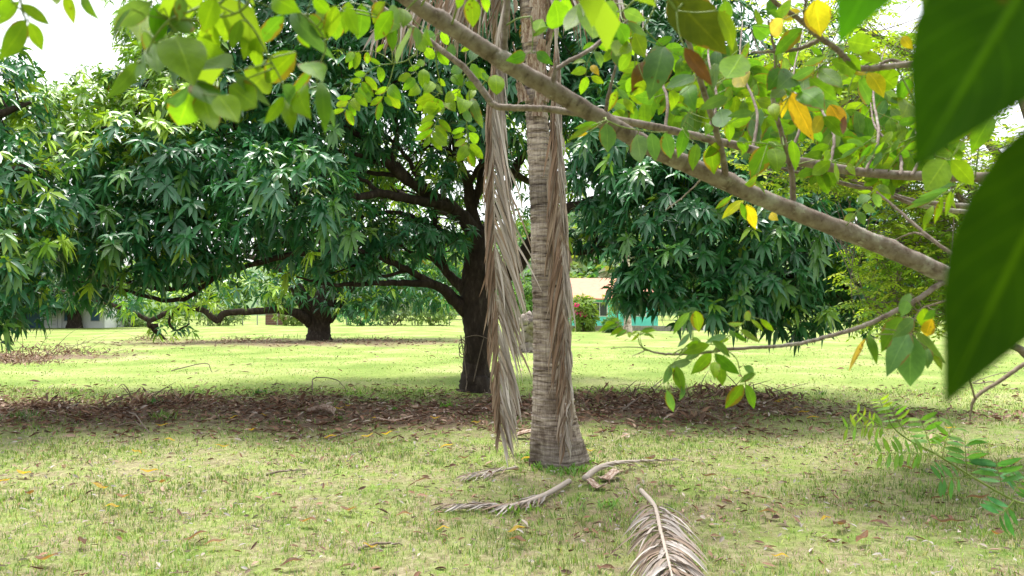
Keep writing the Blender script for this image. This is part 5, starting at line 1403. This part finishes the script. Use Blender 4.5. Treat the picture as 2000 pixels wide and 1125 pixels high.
def leaf_obj(base, tip, wfrac, col, parent, seed, ns=6, na=4, name="leaf", roll=None, bend=None, prof=PROF_E):
    r_ = np.random.default_rng(seed)
    base = np.asarray(base, float); tip = np.asarray(tip, float)
    ax_ = tip - base; L = np.linalg.norm(ax_); d = ax_ / L
    view = nrm((base + tip) / 2 - CAMP)
    n0 = nrm(-view - d * np.dot(-view, d)); s0 = np.cross(d, n0)
    ro = r_.normal(0, .45) if roll is None else roll
    if (n0 * math.cos(ro) + s0 * math.sin(ro))[2] < -.5: ro = -ro
    nn = n0 * math.cos(ro) + s0 * math.sin(ro); ss = np.cross(d, nn)
    bd = r_.normal(.10, .13) if bend is None else bend
    fo = r_.uniform(.03, .16)
    V, U = [], []
    for i in range(ns + 1):
        u = i / ns
        ww = .5 * wfrac * L * float(np.interp(u, *prof))
        c = base + ax_ * u + nn * bd * L * (u - u * u) * 4 * .5
        for j in range(na + 1):
            s = -1 + 2 * j / na
            V.append(c + ss * ww * s + nn * (fo * ww * abs(s) + .05 * ww * math.sin(u * 8 + seed + 2 * s))); U.append([s, u])
    k = na + 1
    i = np.arange(ns)[:, None]; j = np.arange(na)[None]
    q = np.stack([i * k + j, i * k + j + 1, (i + 1) * k + j + 1, (i + 1) * k + j], -1).reshape(-1, 4)
    mb = MB(); mb.add(V, [q], np.array(col) * r_.uniform(.75, 1.2) * np.array([r_.uniform(.8, 1.12), 1, r_.uniform(.8, 1.3)]), U)
    return put(name, mb.mesh(name, base), M_BIG if L > .08 and ns > 9 else M_FG, parent, base)


SEED = [1000]


def compound(rach, lv, d, conv, thick=.0016, dj=.02, parent=None, col0=YG, mstem=None):
    """rachis polyline and its leaflets, all given in one zoomed crop of the photograph; d is the distance in metres"""
    r_ = np.random.default_rng(SEED[0]); SEED[0] += 1
    R = [P(*conv(*q[:2]), q[2] if len(q) > 2 else d) for q in rach]
    if len(R) == 2: R.insert(1, (R[0] + R[1]) / 2)
    mb = MB()
    # every leaf stalk springs from the nearest branch
    ab = np.concatenate(NB); dist = np.linalg.norm(ab - R[0], axis=1); i_ = int(np.argmin(dist))
    if .004 < dist[i_] < .9:
        tube(mb, [ab[i_], ab[i_] * .5 + R[0] * .5 + np.array([0, 0, .06 * dist[i_]]) + r_.normal(0, .03 * dist[i_], 3), R[0]], [thick * 1.3, thick * 1.15, thick], 6, 5)
    p, _ = tube(mb, R, list(np.linspace(thick, thick * .5, len(R))), 6, 5)
    items = []
    for q in lv:
        bx, by, tx, ty, w = q[:5]; col = q[5] if len(q) > 5 else col0
        d1 = d + r_.normal(0, dj); d2 = d1 + r_.normal(0, dj)
        b = P(*conv(bx, by), d1); t = P(*conv(tx, ty), d2)
        near = p[np.argmin(np.linalg.norm(p - b, axis=1))]
        if np.linalg.norm(near - b) > .004:
            tube(mb, [near, (near + b) / 2 + (b - near)[[1, 0, 2]] * .08, b], [thick * .6, thick * .5, thick * .45], 3, 4)
        items.append((b, t, w, col))
    stalk = put("leaf_stalk", mb.mesh("leaf_stalk", R[0]), mstem or M_STEM, nt, R[0])
    for b, t, w, col in items:
        SEED[0] += 1
        g = 1.1
        leaf_obj(b, b + (t - b) * g, w * .94, col, stalk, SEED[0], ns=8, name="leaflet", roll=float(r_.normal(0, .16 if d > 1.9 else .5)), prof=PROF_E if d > 1.9 else PROF_A)


Z1 = lambda x, y: (x * .3555, y * .3555)
Z2 = lambda x, y: (600 + x * .3555, y * .3555)
Z3 = lambda x, y: (1300 + x * .3555, y * .3555)
Z6 = lambda x, y: (1300 + x * .3555, 360 + y * .3555)
Z9 = lambda x, y: (1080 + x * .1778, 500 + y * .1778)
ZB = lambda x, y: (1300 + x * .3555, 725 + y * .3555)

# -- blurred leaves hanging at top left, close to the camera
compound([(60, -170), (110, -60), (120, 60), (150, 120)], [(105, 10, 0, 130, .5), (125, 20, 262, 130, .42), (140, 110, 5, 315, .42), (160, 120, 228, 268, .5), (60, -20, -40, 60, .5)], .70, Z1, .0014)
compound([(130, -170), (250, -100), (340, -60), (460, -40)], [(370, -40, 405, 122, .5), (450, -40, 540, 98, .35), (300, -60, 310, 22, .5)], .72, Z1, .0014)
compound([(1322, -84), (1370, 0), (1290, 75), (1100, 110), (930, 110)], [(830, 20, 640, 130, .45, GG), (720, 50, 630, 230, .3, MG), (770, 20, 765, 208, .58), (880, 20, 862, 225, .5, MG), (1000, -20, 985, 105, .6, GG), (1180, -10, 1120, 165, .62), (1150, 120, 1170, 310, .62), (1240, 60, 1235, 215, .5), (930, 150, 1010, 100, .5, MG)], .76, Z1, .0016, .03)
compound([(1100, 110), (930, 110), (1000, 210), (1070, 330), (1085, 460)], [(965, 200, 1055, 450, .62), (1090, 200, 1185, 325, .55), (1095, 345, 1255, 370, .5, MG), (905, 250, 955, 475, .3, MG), (850, 240, 872, 392, .42), (1050, 460, 915, 545, .42, GG), (1060, 470, 985, 672, .5), (1090, 455, 1165, 570, .5, MG), (1110, 500, 1175, 692, .5), (1200, 525, 1300, 660, .52), (1090, 440, 1140, 520, .4, GG)], .75, Z1, .0015, .03)
compound([(930, 110), (860, 190), (790, 320), (750, 350)], [(760, 345, 595, 525, .3, MG), (790, 170, 855, 335, .42, GG), (770, 330, 800, 400, .4)], .73, Z1, .0013, .02)
compound([(1322, -84), (1320, 60), (1400, 170), (1480, 320), (1560, 470), (1572, 540)], [(1320, 110, 1278, 262, .5), (1380, 150, 1342, 315, .42), (1420, 200, 1420, 370, .45), (1560, 90, 1425, 235, .42, MG), (1625, 285, 1475, 440, .55, YG), (1285, 395, 1472, 570, .38, MG), (1480, 390, 1395, 462, .5), (1262, 470, 1398, 578, .5, YG), (1560, 535, 1458, 668, .42), (1572, 545, 1600, 712, .35), (1550, 470, 1600, 560, .4, GG)], .78, Z1, .0015, .03)
compound([(1322, -84), (1600, 40), (1740, 150), (1790, 260), (1740, 400), (1760, 530)], [(1600, 60, 1825, 310, .25, GG), (1640, 170, 1695, 255, .6), (1700, 80, 1805, 205, .5, MG), (1680, 345, 1765, 440, .45), (1710, 380, 1595, 525, .3, MG), (1660, 480, 1705, 640, .45), (1765, 450, 1785, 712, .3, MG), (1740, 540, 1805, 645, .42), (1840, 30, 1800, 205, .5), (1900, 40, 1965, 190, .5), (1500, -20, 1640, 60, .6), (1720, -20, 1800, 60, .5), (1790, 560, 1830, 690, .3, GG)], .82, Z1, .0015, .03)
# -- leaves along the top, a little farther
compound([(700, -60), (600, 0), (540, 60), (480, 120)], [(470, 60, 380, 210, .5), (560, 160, 500, 332, .52), (460, 130, 470, 270, .5, MG), (530, 50, 525, 145, .62), (300, 20, 280, 200, .5, MG), (160, 40, 160, 205, .6), (100, 50, 90, 195, .5), (430, 10, 370, 120, .6), (230, 10, 210, 170, .5), (600, 150, 605, 245, .6, GG), (660, 170, 690, 250, .5), (510, 150, 440, 100, .5)], 1.25, Z2, .0018, .05)
compound([(900, -100), (905, -30), (905, 10)], [(905, -10, 910, 138, .66), (850, -40, 830, 40, .5), (960, -40, 985, 60, .5)], 1.2, Z2, .0016)
# -- sunlit pinnate leaves hanging from the elbowed branch
compound([(600, 290), (540, 335), (470, 350), (400, 360), (330, 400), (260, 500), (205, 600)], [(395, 365, 405, 445, .6), (318, 420, 378, 490, .5), (300, 450, 360, 525, .5), (282, 480, 345, 555, .5), (262, 510, 325, 580, .5), (248, 540, 285, 605, .5), (230, 565, 262, 632, .5), (215, 600, 250, 682, .5), (320, 405, 262, 408, .45), (300, 440, 240, 445, .4), (245, 535, 170, 540, .4), (230, 560, 165, 578, .4), (205, 600, 130, 622, .35)], 2.25, Z2, .0022, .02)
compound([(478, 352), (455, 440), (420, 520), (402, 570)], [(450, 475, 512, 540, .5), (440, 500, 502, 588, .5), (425, 530, 462, 580, .45), (445, 480, 378, 512, .4), (415, 530, 352, 575, .45), (405, 560, 388, 655, .42)], 2.25, Z2, .0018, .02)
compound([(470, 350), (420, 305), (350, 280), (250, 285)], [(255, 285, 215, 340, .45), (270, 285, 232, 372, .4), (285, 285, 262, 372, .45), (330, 285, 330, 345, .6), (340, 320, 398, 352, .4), (380, 285, 420, 245, .4)], 2.25, Z2, .0018, .02)
compound([(600, 300), (560, 330), (620, 430), (680, 500), (750, 520)], [(570, 410, 505, 440, .5), (590, 430, 530, 490, .5), (610, 470, 560, 520, .5), (640, 380, 640, 480, .6), (690, 450, 650, 510, .5), (720, 430, 755, 470, .5), (620, 360, 560, 385, .45), (700, 460, 740, 510, .4, GG), (600, 360, 640, 340, .5), (680, 490, 640, 520, .4)], 2.2, Z2, .0018, .03)
compound([(870, 400), (810, 520), (760, 590), (715, 660), (680, 750)], [(700, 640, 630, 672, .45), (695, 670, 612, 715, .42), (688, 715, 600, 765, .42), (680, 750, 640, 800, .4), (720, 655, 785, 720, .45), (705, 690, 768, 758, .45), (690, 730, 762, 795, .45), (675, 755, 735, 820, .45), (750, 590, 690, 545, .5), (770, 560, 810, 610, .5), (740, 600, 640, 590, .5)], 2.15, Z2, .002, .02)
compound([(740, 500), (690, 540), (650, 560)], [(700, 535, 605, 560, .45), (690, 540, 610, 600, .45), (670, 550, 640, 620, .5), (720, 545, 740, 620, .5), (700, 560, 700, 630, .45), (680, 530, 640, 520, .4)], 2.15, Z2, .0016, .02)
compound([(890, 420), (890, 560), (875, 690), (885, 800)], [(865, 705, 800, 730, .45), (865, 735, 805, 755, .45), (870, 765, 815, 800, .42), (885, 800, 828, 880, .5), (890, 820, 915, 912, .5), (895, 790, 960, 865, .45), (890, 730, 930, 780, .45), (880, 690, 925, 720, .45), (860, 600, 895, 665, .5, GG), (905, 540, 960, 690, .3, GG), (880, 560, 920, 500, .5), (855, 560, 840, 620, .5)], 2.1, Z2, .002, .03)
compound([(880, 430), (830, 500), (790, 520)], [(850, 470, 815, 410, .6), (840, 490, 790, 540, .5), (870, 450, 930, 490, .5), (800, 510, 760, 560, .5), (830, 510, 850, 580, .5), (790, 400, 840, 370, .5, GG), (905, 350, 940, 430, .5)], 2.05, Z2, .0016, .03)
compound([(990, 430), (1030, 415), (1040, 420)], [(1035, 412, 1040, 512, .75), (990, 440, 950, 380, .6), (960, 400, 1000, 450, .5, GG)], 1.95, Z2, .0016)
compound([(680, 210), (700, 260), (745, 300)], [(690, 240, 650, 170, .5, MG), (720, 280, 770, 350, .6), (650, 260, 690, 320, .6), (790, 240, 790, 320, .6, GG), (610, 200, 640, 280, .6), (740, 170, 770, 240, .5), (830, 130, 860, 190, .5)], 2.0, Z2, .0016, .03)
compound([(1000, 260), (930, 260), (900, 270)], [(960, 250, 1000, 310, .5), (930, 270, 900, 330, .5, GG), (910, 250, 850, 280, .4)], 2.0, Z2, .0014)
# -- right of the palm, above the branch
compound([(1230, 90), (1240, 180), (1235, 290)], [(1200, 300, 1100, 330, .5, MG), (1262, 285, 1345, 350, .42, MG), (1260, 180, 1290, 110, .5), (1240, 200, 1320, 150, .4)], 1.5, Z2, .0016)
compound([(1640, 200), (1590, 260), (1545, 330), (1530, 420)], [(1530, 340, 1462, 352, .45), (1535, 380, 1455, 402, .45), (1535, 420, 1505, 512, .5), (1560, 420, 1625, 455, .5), (1580, 280, 1610, 365, .6, GG), (1580, 240, 1518, 270, .5), (1560, 360, 1600, 410, .5, YY)], 1.75, Z2, .0016, .03)
compound([(1800, 0), (1720, 60), (1600, 30), (1500, 0)], [(1500, 15, 1425, 155, .4), (1570, 25, 1570, 195, .6), (1690, 20, 1640, 190, .5), (1700, 130, 1745, 235, .5, MG), (1360, 0, 1372, 140, .5), (1420, -20, 1400, 100, .5), (1740, 60, 1850, 110, .4, GG), (1640, 10, 1700, 90, .5, GG), (1760, 120, 1860, 190, .3, GG)], 1.3, Z2, .0018, .04)
compound([(1900, 60), (1850, 150), (1800, 200)], [(1800, 180, 1850, 305, .6), (1830, 90, 1790, 180, .6), (1880, 340, 1790, 495, .5, BR), (1960, 255, 1885, 525, .5, GG), (1750, 220, 1700, 300, .6), (1780, 290, 1720, 380, .5), (1800, 420, 1760, 500, .5), (1850, 440, 1800, 520, .4)], 1.35, Z2, .0018, .04)
compound([(1700, 480), (1740, 540), (1790, 590)], [(1700, 500, 1650, 610, .45), (1710, 490, 1770, 560, .4, GG), (1740, 540, 1790, 620, .4)], 1.7, Z2, .0014)
compound([(1640, 660), (1740, 700), (1900, 725), (1980, 725)], [(1645, 680, 1650, 825, .68, GG), (1812, 740, 1832, 885, .62, GG), (1890, 730, 1912, 875, .62, GG), (1965, 730, 1995, 860, .6, GG), (1600, 680, 1478, 705, .35, MG), (1560, 690, 1440, 770, .25), (1540, 730, 1470, 750, .3, YY)], 1.55, Z2, .0018, .02)
# -- crowd of leaves on the right
compound([(60, 60), (0, -40), (40, -60)], [(20, -30, 305, 268, .55, OL), (105, 262, 242, 452, .42, BR), (290, 60, 360, 260, .5), (330, 0, 330, 130, .6, MG)], 1.0, Z3, .0018, .03)
compound([(170, 400), (250, 480), (300, 620), (330, 690)], [(270, 350, 270, 475, .6, GG), (160, 420, 15, 482, .42, GG), (340, 535, 195, 600, .42, GG), (300, 600, 315, 690, .5, GG), (480, 620, 350, 640, .35, GG), (120, 470, 160, 600, .5, MG), (20, 500, 30, 600, .6), (80, 520, 120, 590, .5), (360, 480, 320, 560, .5), (420, 300, 340, 420, .5), (460, 230, 400, 380, .4, MG), (400, 390, 432, 470, .5, YY), (250, 220, 200, 280, .5)], 1.5, Z3, .0016, .04)
compound([(200, 460), (120, 640), (90, 700)], [(110, 700, 70, 855, .42, MG), (170, 790, 150, 925, .5), (245, 800, 265, 945, .62), (300, 780, 220, 860, .5), (340, 660, 350, 770, .5), (240, 680, 220, 740, .5)], 1.62, Z3, .0015, .03)
compound([(760, 60), (830, 10), (835, 0)], [(825, 0, 850, 185, .78, YY), (740, 60, 650, 105, .5, YY), (645, 105, 590, 185, .4, (.6, .5, .15)), (690, 30, 610, 60, .5, MG)], 1.28, Z3, .0016)
compound([(850, 215), (740, 160), (690, 200)], [(750, 155, 612, 290, .52, MG), (740, 150, 660, 205, .3, GG), (480, 140, 560, 190, .5, MG), (570, 60, 640, 100, .6, MG), (600, 0, 560, 80, .6, MG), (450, 30, 420, 110, .5), (540, 120, 490, 60, .5)], 1.38, Z3, .0015, .03)
compound([(940, 270), (880, 340), (770, 430), (700, 500), (620, 640)], [(985, 255, 900, 295, .5, GG), (1000, 225, 1142, 255, .5), (985, 300, 1065, 385, .55), (1065, 300, 1180, 335, .45), (905, 330, 1032, 412, .5, MG), (840, 380, 965, 475, .42, MG), (790, 432, 925, 540, .5, MG), (742, 500, 865, 598, .46, MG), (880, 310, 765, 352, .4, GG), (820, 372, 688, 438, .45, GG), (705, 410, 618, 485, .55, GG), (650, 490, 585, 535, .5, GG), (640, 380, 565, 490, .5, MG), (690, 455, 742, 505, .5, MG), (860, 300, 800, 260, .4)], 1.4, Z3, .0017, .03)
compound([(640, 560), (690, 530), (760, 560)], [(690, 505, 802, 748, .52, YY), (660, 520, 640, 640, .4, YY), (590, 570, 610, 660, .5), (720, 690, 655, 735, .4, MG), (820, 715, 850, 775, .6, MG)], 1.45, Z3, .0016, .02)
compound([(1040, 400), (1010, 480), (985, 600), (880, 660)], [(905, 575, 975, 695, .6, (.62, .34, .03)), (985, 640, 975, 730, .25, BR), (870, 640, 965, 745, .5), (860, 640, 815, 725, .5, YY), (1130, 400, 1100, 465, .35, BR), (1010, 540, 960, 580, .5)], 1.45, Z3, .0014, .02)
compound([(1100, 380), (1110, 400), (1180, 385)], [(1110, 400, 1190, 525, .62, (.6, .5, .03)), (1150, 390, 1252, 475, .72), (1062, 440, 1115, 565, .6, MG), (1040, 390, 1100, 410, .5, YY), (1300, 200, 1352, 265, .6, YY), (1335, 430, 1288, 548, .62, MG), (1330, 560, 1300, 640, .5)], 1.4, Z3, .0015, .03)
compound([(650, 800), (600, 800), (560, 790)], [(560, 800, 475, 965, .62, MG), (595, 815, 612, 940, .6), (695, 770, 712, 925, .5), (565, 780, 652, 832, .4, GG), (450, 780, 420, 850, .5), (390, 780, 440, 830, .4), (500, 980, 440, 1010, .5), (480, 990, 540, 1060, .4)], 1.62, Z3, .0015, .03)
compound([(700, 910), (820, 880), (920, 880)], [(905, 885, 812, 955, .46), (930, 890, 948, 998, .56), (860, 850, 905, 825, .4), (900, 830, 870, 880, .6), (960, 870, 1060, 810, .25, GG), (1000, 900, 1040, 960, .4)], 1.7, Z3, .0014, .03)
compound([(1480, 860), (1540, 870), (1570, 870)], [(1540, 880, 1435, 1035, .5), (1570, 880, 1682, 1005, .52), (1530, 800, 1700, 700, .2, YG), (1800, 640, 1690, 830, .5), (1700, 690, 1660, 770, .3, YY)], 1.3, Z3, .0014, .03)
for a, b in ((1330, 770), (1250, 830)):
    compound([(a + 60, b - 30), (a - 80, b + 30), (a - 180, b + 70)], [(a - 20 - 45 * k, b + 8 * k, a - 60 - 50 * k, b + 75 + 6 * k, .3, GG if k % 2 else MG) for k in range(5)] + [(a - 10 - 45 * k, b + 8 * k, a + 30 - 40 * k, b - 60 + 6 * k, .32, YG) for k in range(4)], 1.85, Z3, .0014, .03)
compound([(1700, 980), (1560, 1050), (1400, 1150)], [(1600 - 40 * k, 1010 + 26 * k, 1440 - 40 * k, 1040 + 36 * k, .22, GG) for k in range(4)] + [(1620 - 50 * k, 1010 + 40 * k, 1600 - 60 * k, 1140 + 40 * k, .28, YG) for k in range(4)], 1.45, Z3, .0014, .03)
r_ = np.random.default_rng(66)
for k, (sx, sy, ex, ey, d1) in enumerate([(1300, 252, 1255, 20, 2.5), (1380, 270, 1400, 10, 2.6), (1470, 292, 1450, 40, 2.4), (1540, 311, 1570, 60, 2.7), (1620, 326, 1600, 120, 2.4), (1690, 337, 1730, 90, 2.6), (1760, 343, 1700, 200, 2.3), (1780, 344, 1800, 180, 2.5)]):
    tw_ = branch([(sx, sy, 1.98), (sx * .7 + ex * .3 + 14, sy * .7 + ey * .3, 2.05), (sx * .35 + ex * .65 - 10, sy * .35 + ey * .65, (d1 + 2) / 2), (ex, ey, d1)], [.006, .005, .004, .002], 300 + k)
    for q0 in range(5):
        b0 = tw_[int((.35 + .6 * q0 / 4) * (len(tw_) - 1))]
        bpx, bqy, bd = (float(v[0]) for v in in_frame(b0[None]))
        a = math.radians(r_.uniform(20, 70) if q0 % 2 else r_.uniform(110, 160)); L = r_.uniform(60, 100)
        pts = [(bpx, bqy), (bpx + math.cos(a) * L * .5, bqy + math.sin(a) * L * .42), (bpx + math.cos(a) * L, bqy + math.sin(a) * L)]
        lv = []
        for q in range(4):
            u = .3 + .22 * q; bx, by = bpx + math.cos(a) * L * u, bqy + math.sin(a) * L * u
            for sg in (-1, 1):
                b = a + sg * r_.uniform(.7, 1.2); l = r_.uniform(32, 46) * 2.0 / bd
                lv.append((bx, by, bx + math.cos(b) * l, by + math.sin(b) * l + 8, r_.uniform(.42, .56), [YG, YG, MG, GG, MG][r_.integers(0, 5)]))
        lv.append((pts[2][0], pts[2][1], pts[2][0] + math.cos(a) * 30, pts[2][1] + math.sin(a) * 30, .5, YG))
        compound(pts, lv, bd, lambda x, y: (x, y), .0015, .02)
# -- low leafy end of the small branch
compound([(280, 920), (330, 850), (390, 800), (460, 720)], [(340, 765, 425, 762, .35, GG), (410, 800, 512, 862, .42), (440, 700, 462, 745, .5), (470, 742, 532, 805, .3), (520, 740, 588, 802, .32), (335, 830, 228, 868, .4, GG), (350, 850, 235, 852, .3), (380, 815, 445, 862, .4, MG), (350, 800, 380, 840, .5, GG)], 1.52, Z6, .0014, .02)
compound([(330, 900), (250, 880), (160, 900)], [(255, 862, 345, 945, .42, MG), (240, 880, 95, 925, .4), (250, 930, 148, 1035, .46), (270, 930, 395, 1035, .42, MG), (270, 975, 270, 1065, .5), (300, 1000, 312, 1095, .5, MG), (140, 975, 20, 1002, .42, GG), (200, 910, 110, 960, .4, GG), (180, 860, 120, 890, .4)], 1.5, Z6, .0014, .02)
compound([(330, 905), (390, 960), (410, 1040), (440, 1090)], [(495, 1040, 415, 1085, .5, MG), (430, 1000, 480, 1030, .5, GG), (425, 1100, 335, 1220, .5), (440, 1100, 482, 1225, .5)], 1.5, Z6, .0013, .015)
compound([(120, 900), (60, 960), (20, 1010)], [(60, 1000, 92, 1130, .5, MG), (30, 1000, -10, 1090, .4, GG), (20, 1010, 90, 1060, .4), (90, 1090, 75, 1180, .5, GG), (10, 1130, 40, 1240, .4, GG)], 1.48, Z6, .0013, .015)
compound([(150, 860), (150, 780), (150, 700)], [(130, 705, 50, 815, .42), (165, 695, 182, 802, .62), (130, 820, 70, 890, .4, GG), (150, 840, 200, 880, .4, GG)], 1.5, Z6, .0012, .015)
compound([(1060, 1040), (960, 980), (930, 890), (860, 860), (740, 780), (690, 730)], [(690, 715, 512, 825, .3), (730, 745, 590, 800, .28, MG), (770, 780, 640, 865, .32), (810, 815, 690, 890, .3, MG), (840, 830, 845, 895, .5), (640, 710, 570, 740, .3), (720, 720, 640, 705, .3)], 1.5, Z9, .0012, .012)
compound([(1000, 1030), (965, 950), (955, 870)], [(960, 830, 1125, 815, .28), (980, 810, 1100, 790, .25, MG), (1010, 840, 1110, 905, .25), (950, 850, 865, 930, .3), (930, 820, 870, 860, .3), (1000, 860, 1090, 870, .2, MG)], 1.5, Z9, .0012, .012)
for pts in ([(970, 1005), (800, 1000), (630, 1015)], [(990, 1050), (930, 1075), (865, 1100)]):
    compound(pts, [], 1.52, Z9, .0012, .01, mstem=M_TWIG)
compound([(1540, 640), (1440, 670), (1400, 690), (1370, 740), (1355, 820)], [(1345, 600, 1285, 695, .4, GG), (1300, 730, 1195, 905, .5), (1362, 742, 1252, 835, .4, GG), (1180, 790, 1105, 850, .4), (1115, 825, 1155, 978, .3, MG), (1095, 850, 1015, 1015, .25, PALE), (1335, 812, 1225, 1035, .42, GG), (1352, 830, 1345, 1085, .56, GG), (1385, 810, 1525, 970, .4, GG), (1412, 680, 1440, 792, .6), (1465, 740, 1435, 825, .5, YY), (1440, 900, 1440, 1005, .5, GG), (1470, 940, 1512, 1015, .4), (1480, 690, 1420, 740, .5, MG), (1330, 640, 1300, 720, .5, MG)], 1.22, Z6, .0016, .02, mstem=M_TWIG)
compound([(420, 60), (430, 90), (440, 110)], [(430, 90, 320, 182, .4, (.5, .52, .03)), (445, 110, 490, 235, .45, (.6, .5, .03)), (415, 100, 440, 190, .35, MG), (575, 160, 615, 195, .6, YY), (360, 70, 280, 130, .35, MG)], 1.8, Z6, .0012, .02)
for bx, by in ((1120, 60), (1040, 160)):
    compound([(bx - 40, by + 60), (bx, by), (bx + 60, by - 60)], [(bx + 40, by - 50, bx + 110, by - 10, .6, GG), (bx, by, bx - 60, by + 50, .6, GG), (bx + 20, by - 10, bx + 50, by + 60, .6, GG), (bx + 10, by - 20, bx - 60, by - 20, .3, YG)], 1.7, Z6, .0012, .02)

# -- very close leaves at the right edge
tw = branch([tuple(nt0 + [.0, -.15, 2.0]), (.9, .8, 2.05), (.32, .32, 1.86), (2150, -260, .25), (2190, 60, .24), (2240, 260, .24)], [.012, .008, .005, .003, .0022, .0015], 40, m=M_STEM)
st = MB(); tube(st, [P(2150, -260, .25), P(2140, -230, .245), P(2110, -202, .24)], [.0016, .0014, .0012], 4, 5)
tube(st, [P(2190, 60, .24), P(2170, 120, .235), P(2133, 188, .23)], [.0016, .0014, .0012], 4, 5)
tube(st, [P(2150, -260, .25), P(1960, -240, .32), P(1772, -150, .38)], [.0016, .0014, .0012], 4, 5)
big = put("leaf_stalk", st.mesh("leaf_stalk", P(2150, -260, .25)), M_STEM, nt, P(2150, -260, .25))
leaf_obj(P(2112, -200, .24), P(1786, 330, .225), .44, DK, big, 9001, 24, 8, roll=.12, bend=.04, prof=PROF_A)
leaf_obj(P(2135, 185, .23), P(1845, 790, .22), .34, DK, big, 9002, 24, 8, roll=-.1, bend=-.03, prof=PROF_A)
leaf_obj(P(1772, -150, .38), P(1638, 84, .37), .46, (.09, .26, .012), big, 9003, 12, 6, roll=.2, prof=PROF_A)
leaf_obj(P(1900, -200, .3), P(1800, 40, .33), .4, (.10, .2, .05), big, 9004, 12, 6, roll=.6, prof=PROF_A)

# ------------------------------------------------------------------ the young shoot at lower right
sh0 = np.array([2.45, 2.75, 0.0])
shoot = thing("green_shoot", sh0, "slender young shoot with small paired leaflets leaning over the grass", "plant")
mb = MB()
STM = [sh0 + [0, 0, -.05], sh0 + [-.05, 0, .3], P(2080, 1030, 2.7), P(1975, 975, 2.65), P(1900, 932, 2.6), P(1830, 888, 2.58), P(1780, 862, 2.57), P(1745, 835, 2.56), P(1728, 800, 2.56)]
tube(mb, STM, [.006, .0055, .005, .0045, .004, .0036, .0032, .0026, .0015], 6, 6)
put("stem", mb.mesh("stem", sh0), M_STEM, shoot, sh0)
for k, (rach, n, ll, col) in enumerate([
    ([(1770, 850), (1750, 815), (1735, 785)], 6, 26, (.17, .31, .06)), ([(1822, 885), (1808, 845), (1792, 805)], 6, 30, (.15, .29, .07)), ([(1745, 836), (1700, 832), (1640, 838)], 7, 26, (.2, .34, .06)),
    ([(1888, 925), (1886, 885), (1884, 850)], 5, 34, (.12, .27, .08)), ([(1830, 888), (1770, 885), (1705, 885)], 7, 30, (.16, .30, .07)), ([(1960, 965), (1950, 920), (1945, 900)], 5, 38, (.09, .24, .09)),
    ([(1900, 932), (1850, 935), (1830, 940)], 4, 34, (.10, .25, .09)), ([(1975, 975), (1990, 945), (2010, 930)], 4, 36, (.09, .22, .08)), ([(1730, 808), (1722, 790), (1715, 772)], 4, 18, (.24, .36, .06)), ([(1980, 978), (1960, 1000), (1940, 1005)], 3, 40, (.09, .25, .10)),
    ([(1840, 893), (1850, 855), (1880, 820)], 4, 26, (.16, .3, .06)), ([(1720, 830), (1690, 815), (1660, 800)], 4, 18, (.26, .36, .05))]):
    r_ = np.random.default_rng(900 + k)
    R = [P(a, b, 2.57 + .05 * math.sin(k)) for a, b in rach]
    mb = MB(); p, _ = tube(mb, R, [.0016, .0013, .0008], 8, 5)
    sk = put("leaf_stalk", mb.mesh("leaf_stalk", R[0]), M_STEM, shoot, R[0])
    dpx = 2.57 / FPX
    tg = nrm(R[2] - R[0]); sd = nrm(np.cross(tg, nrm(R[1] - CAMP)))
    for q in range(n):
        b = p[int((.25 + .73 * q / n) * (len(p) - 1))]
        for sg in (-1, 1):
            d = nrm(sd * sg + tg * .35 + np.array([0, -.25 * r_.uniform(-1, 1), -.12]))
            leaf_obj(b, b + d * ll * dpx * 1.25 * r_.uniform(.7, 1.0), .28, col, sk, int(9100 + k * 40 + q * 2 + sg), 4, 2, name="leaflet", roll=float(r_.normal(.7, .3)))
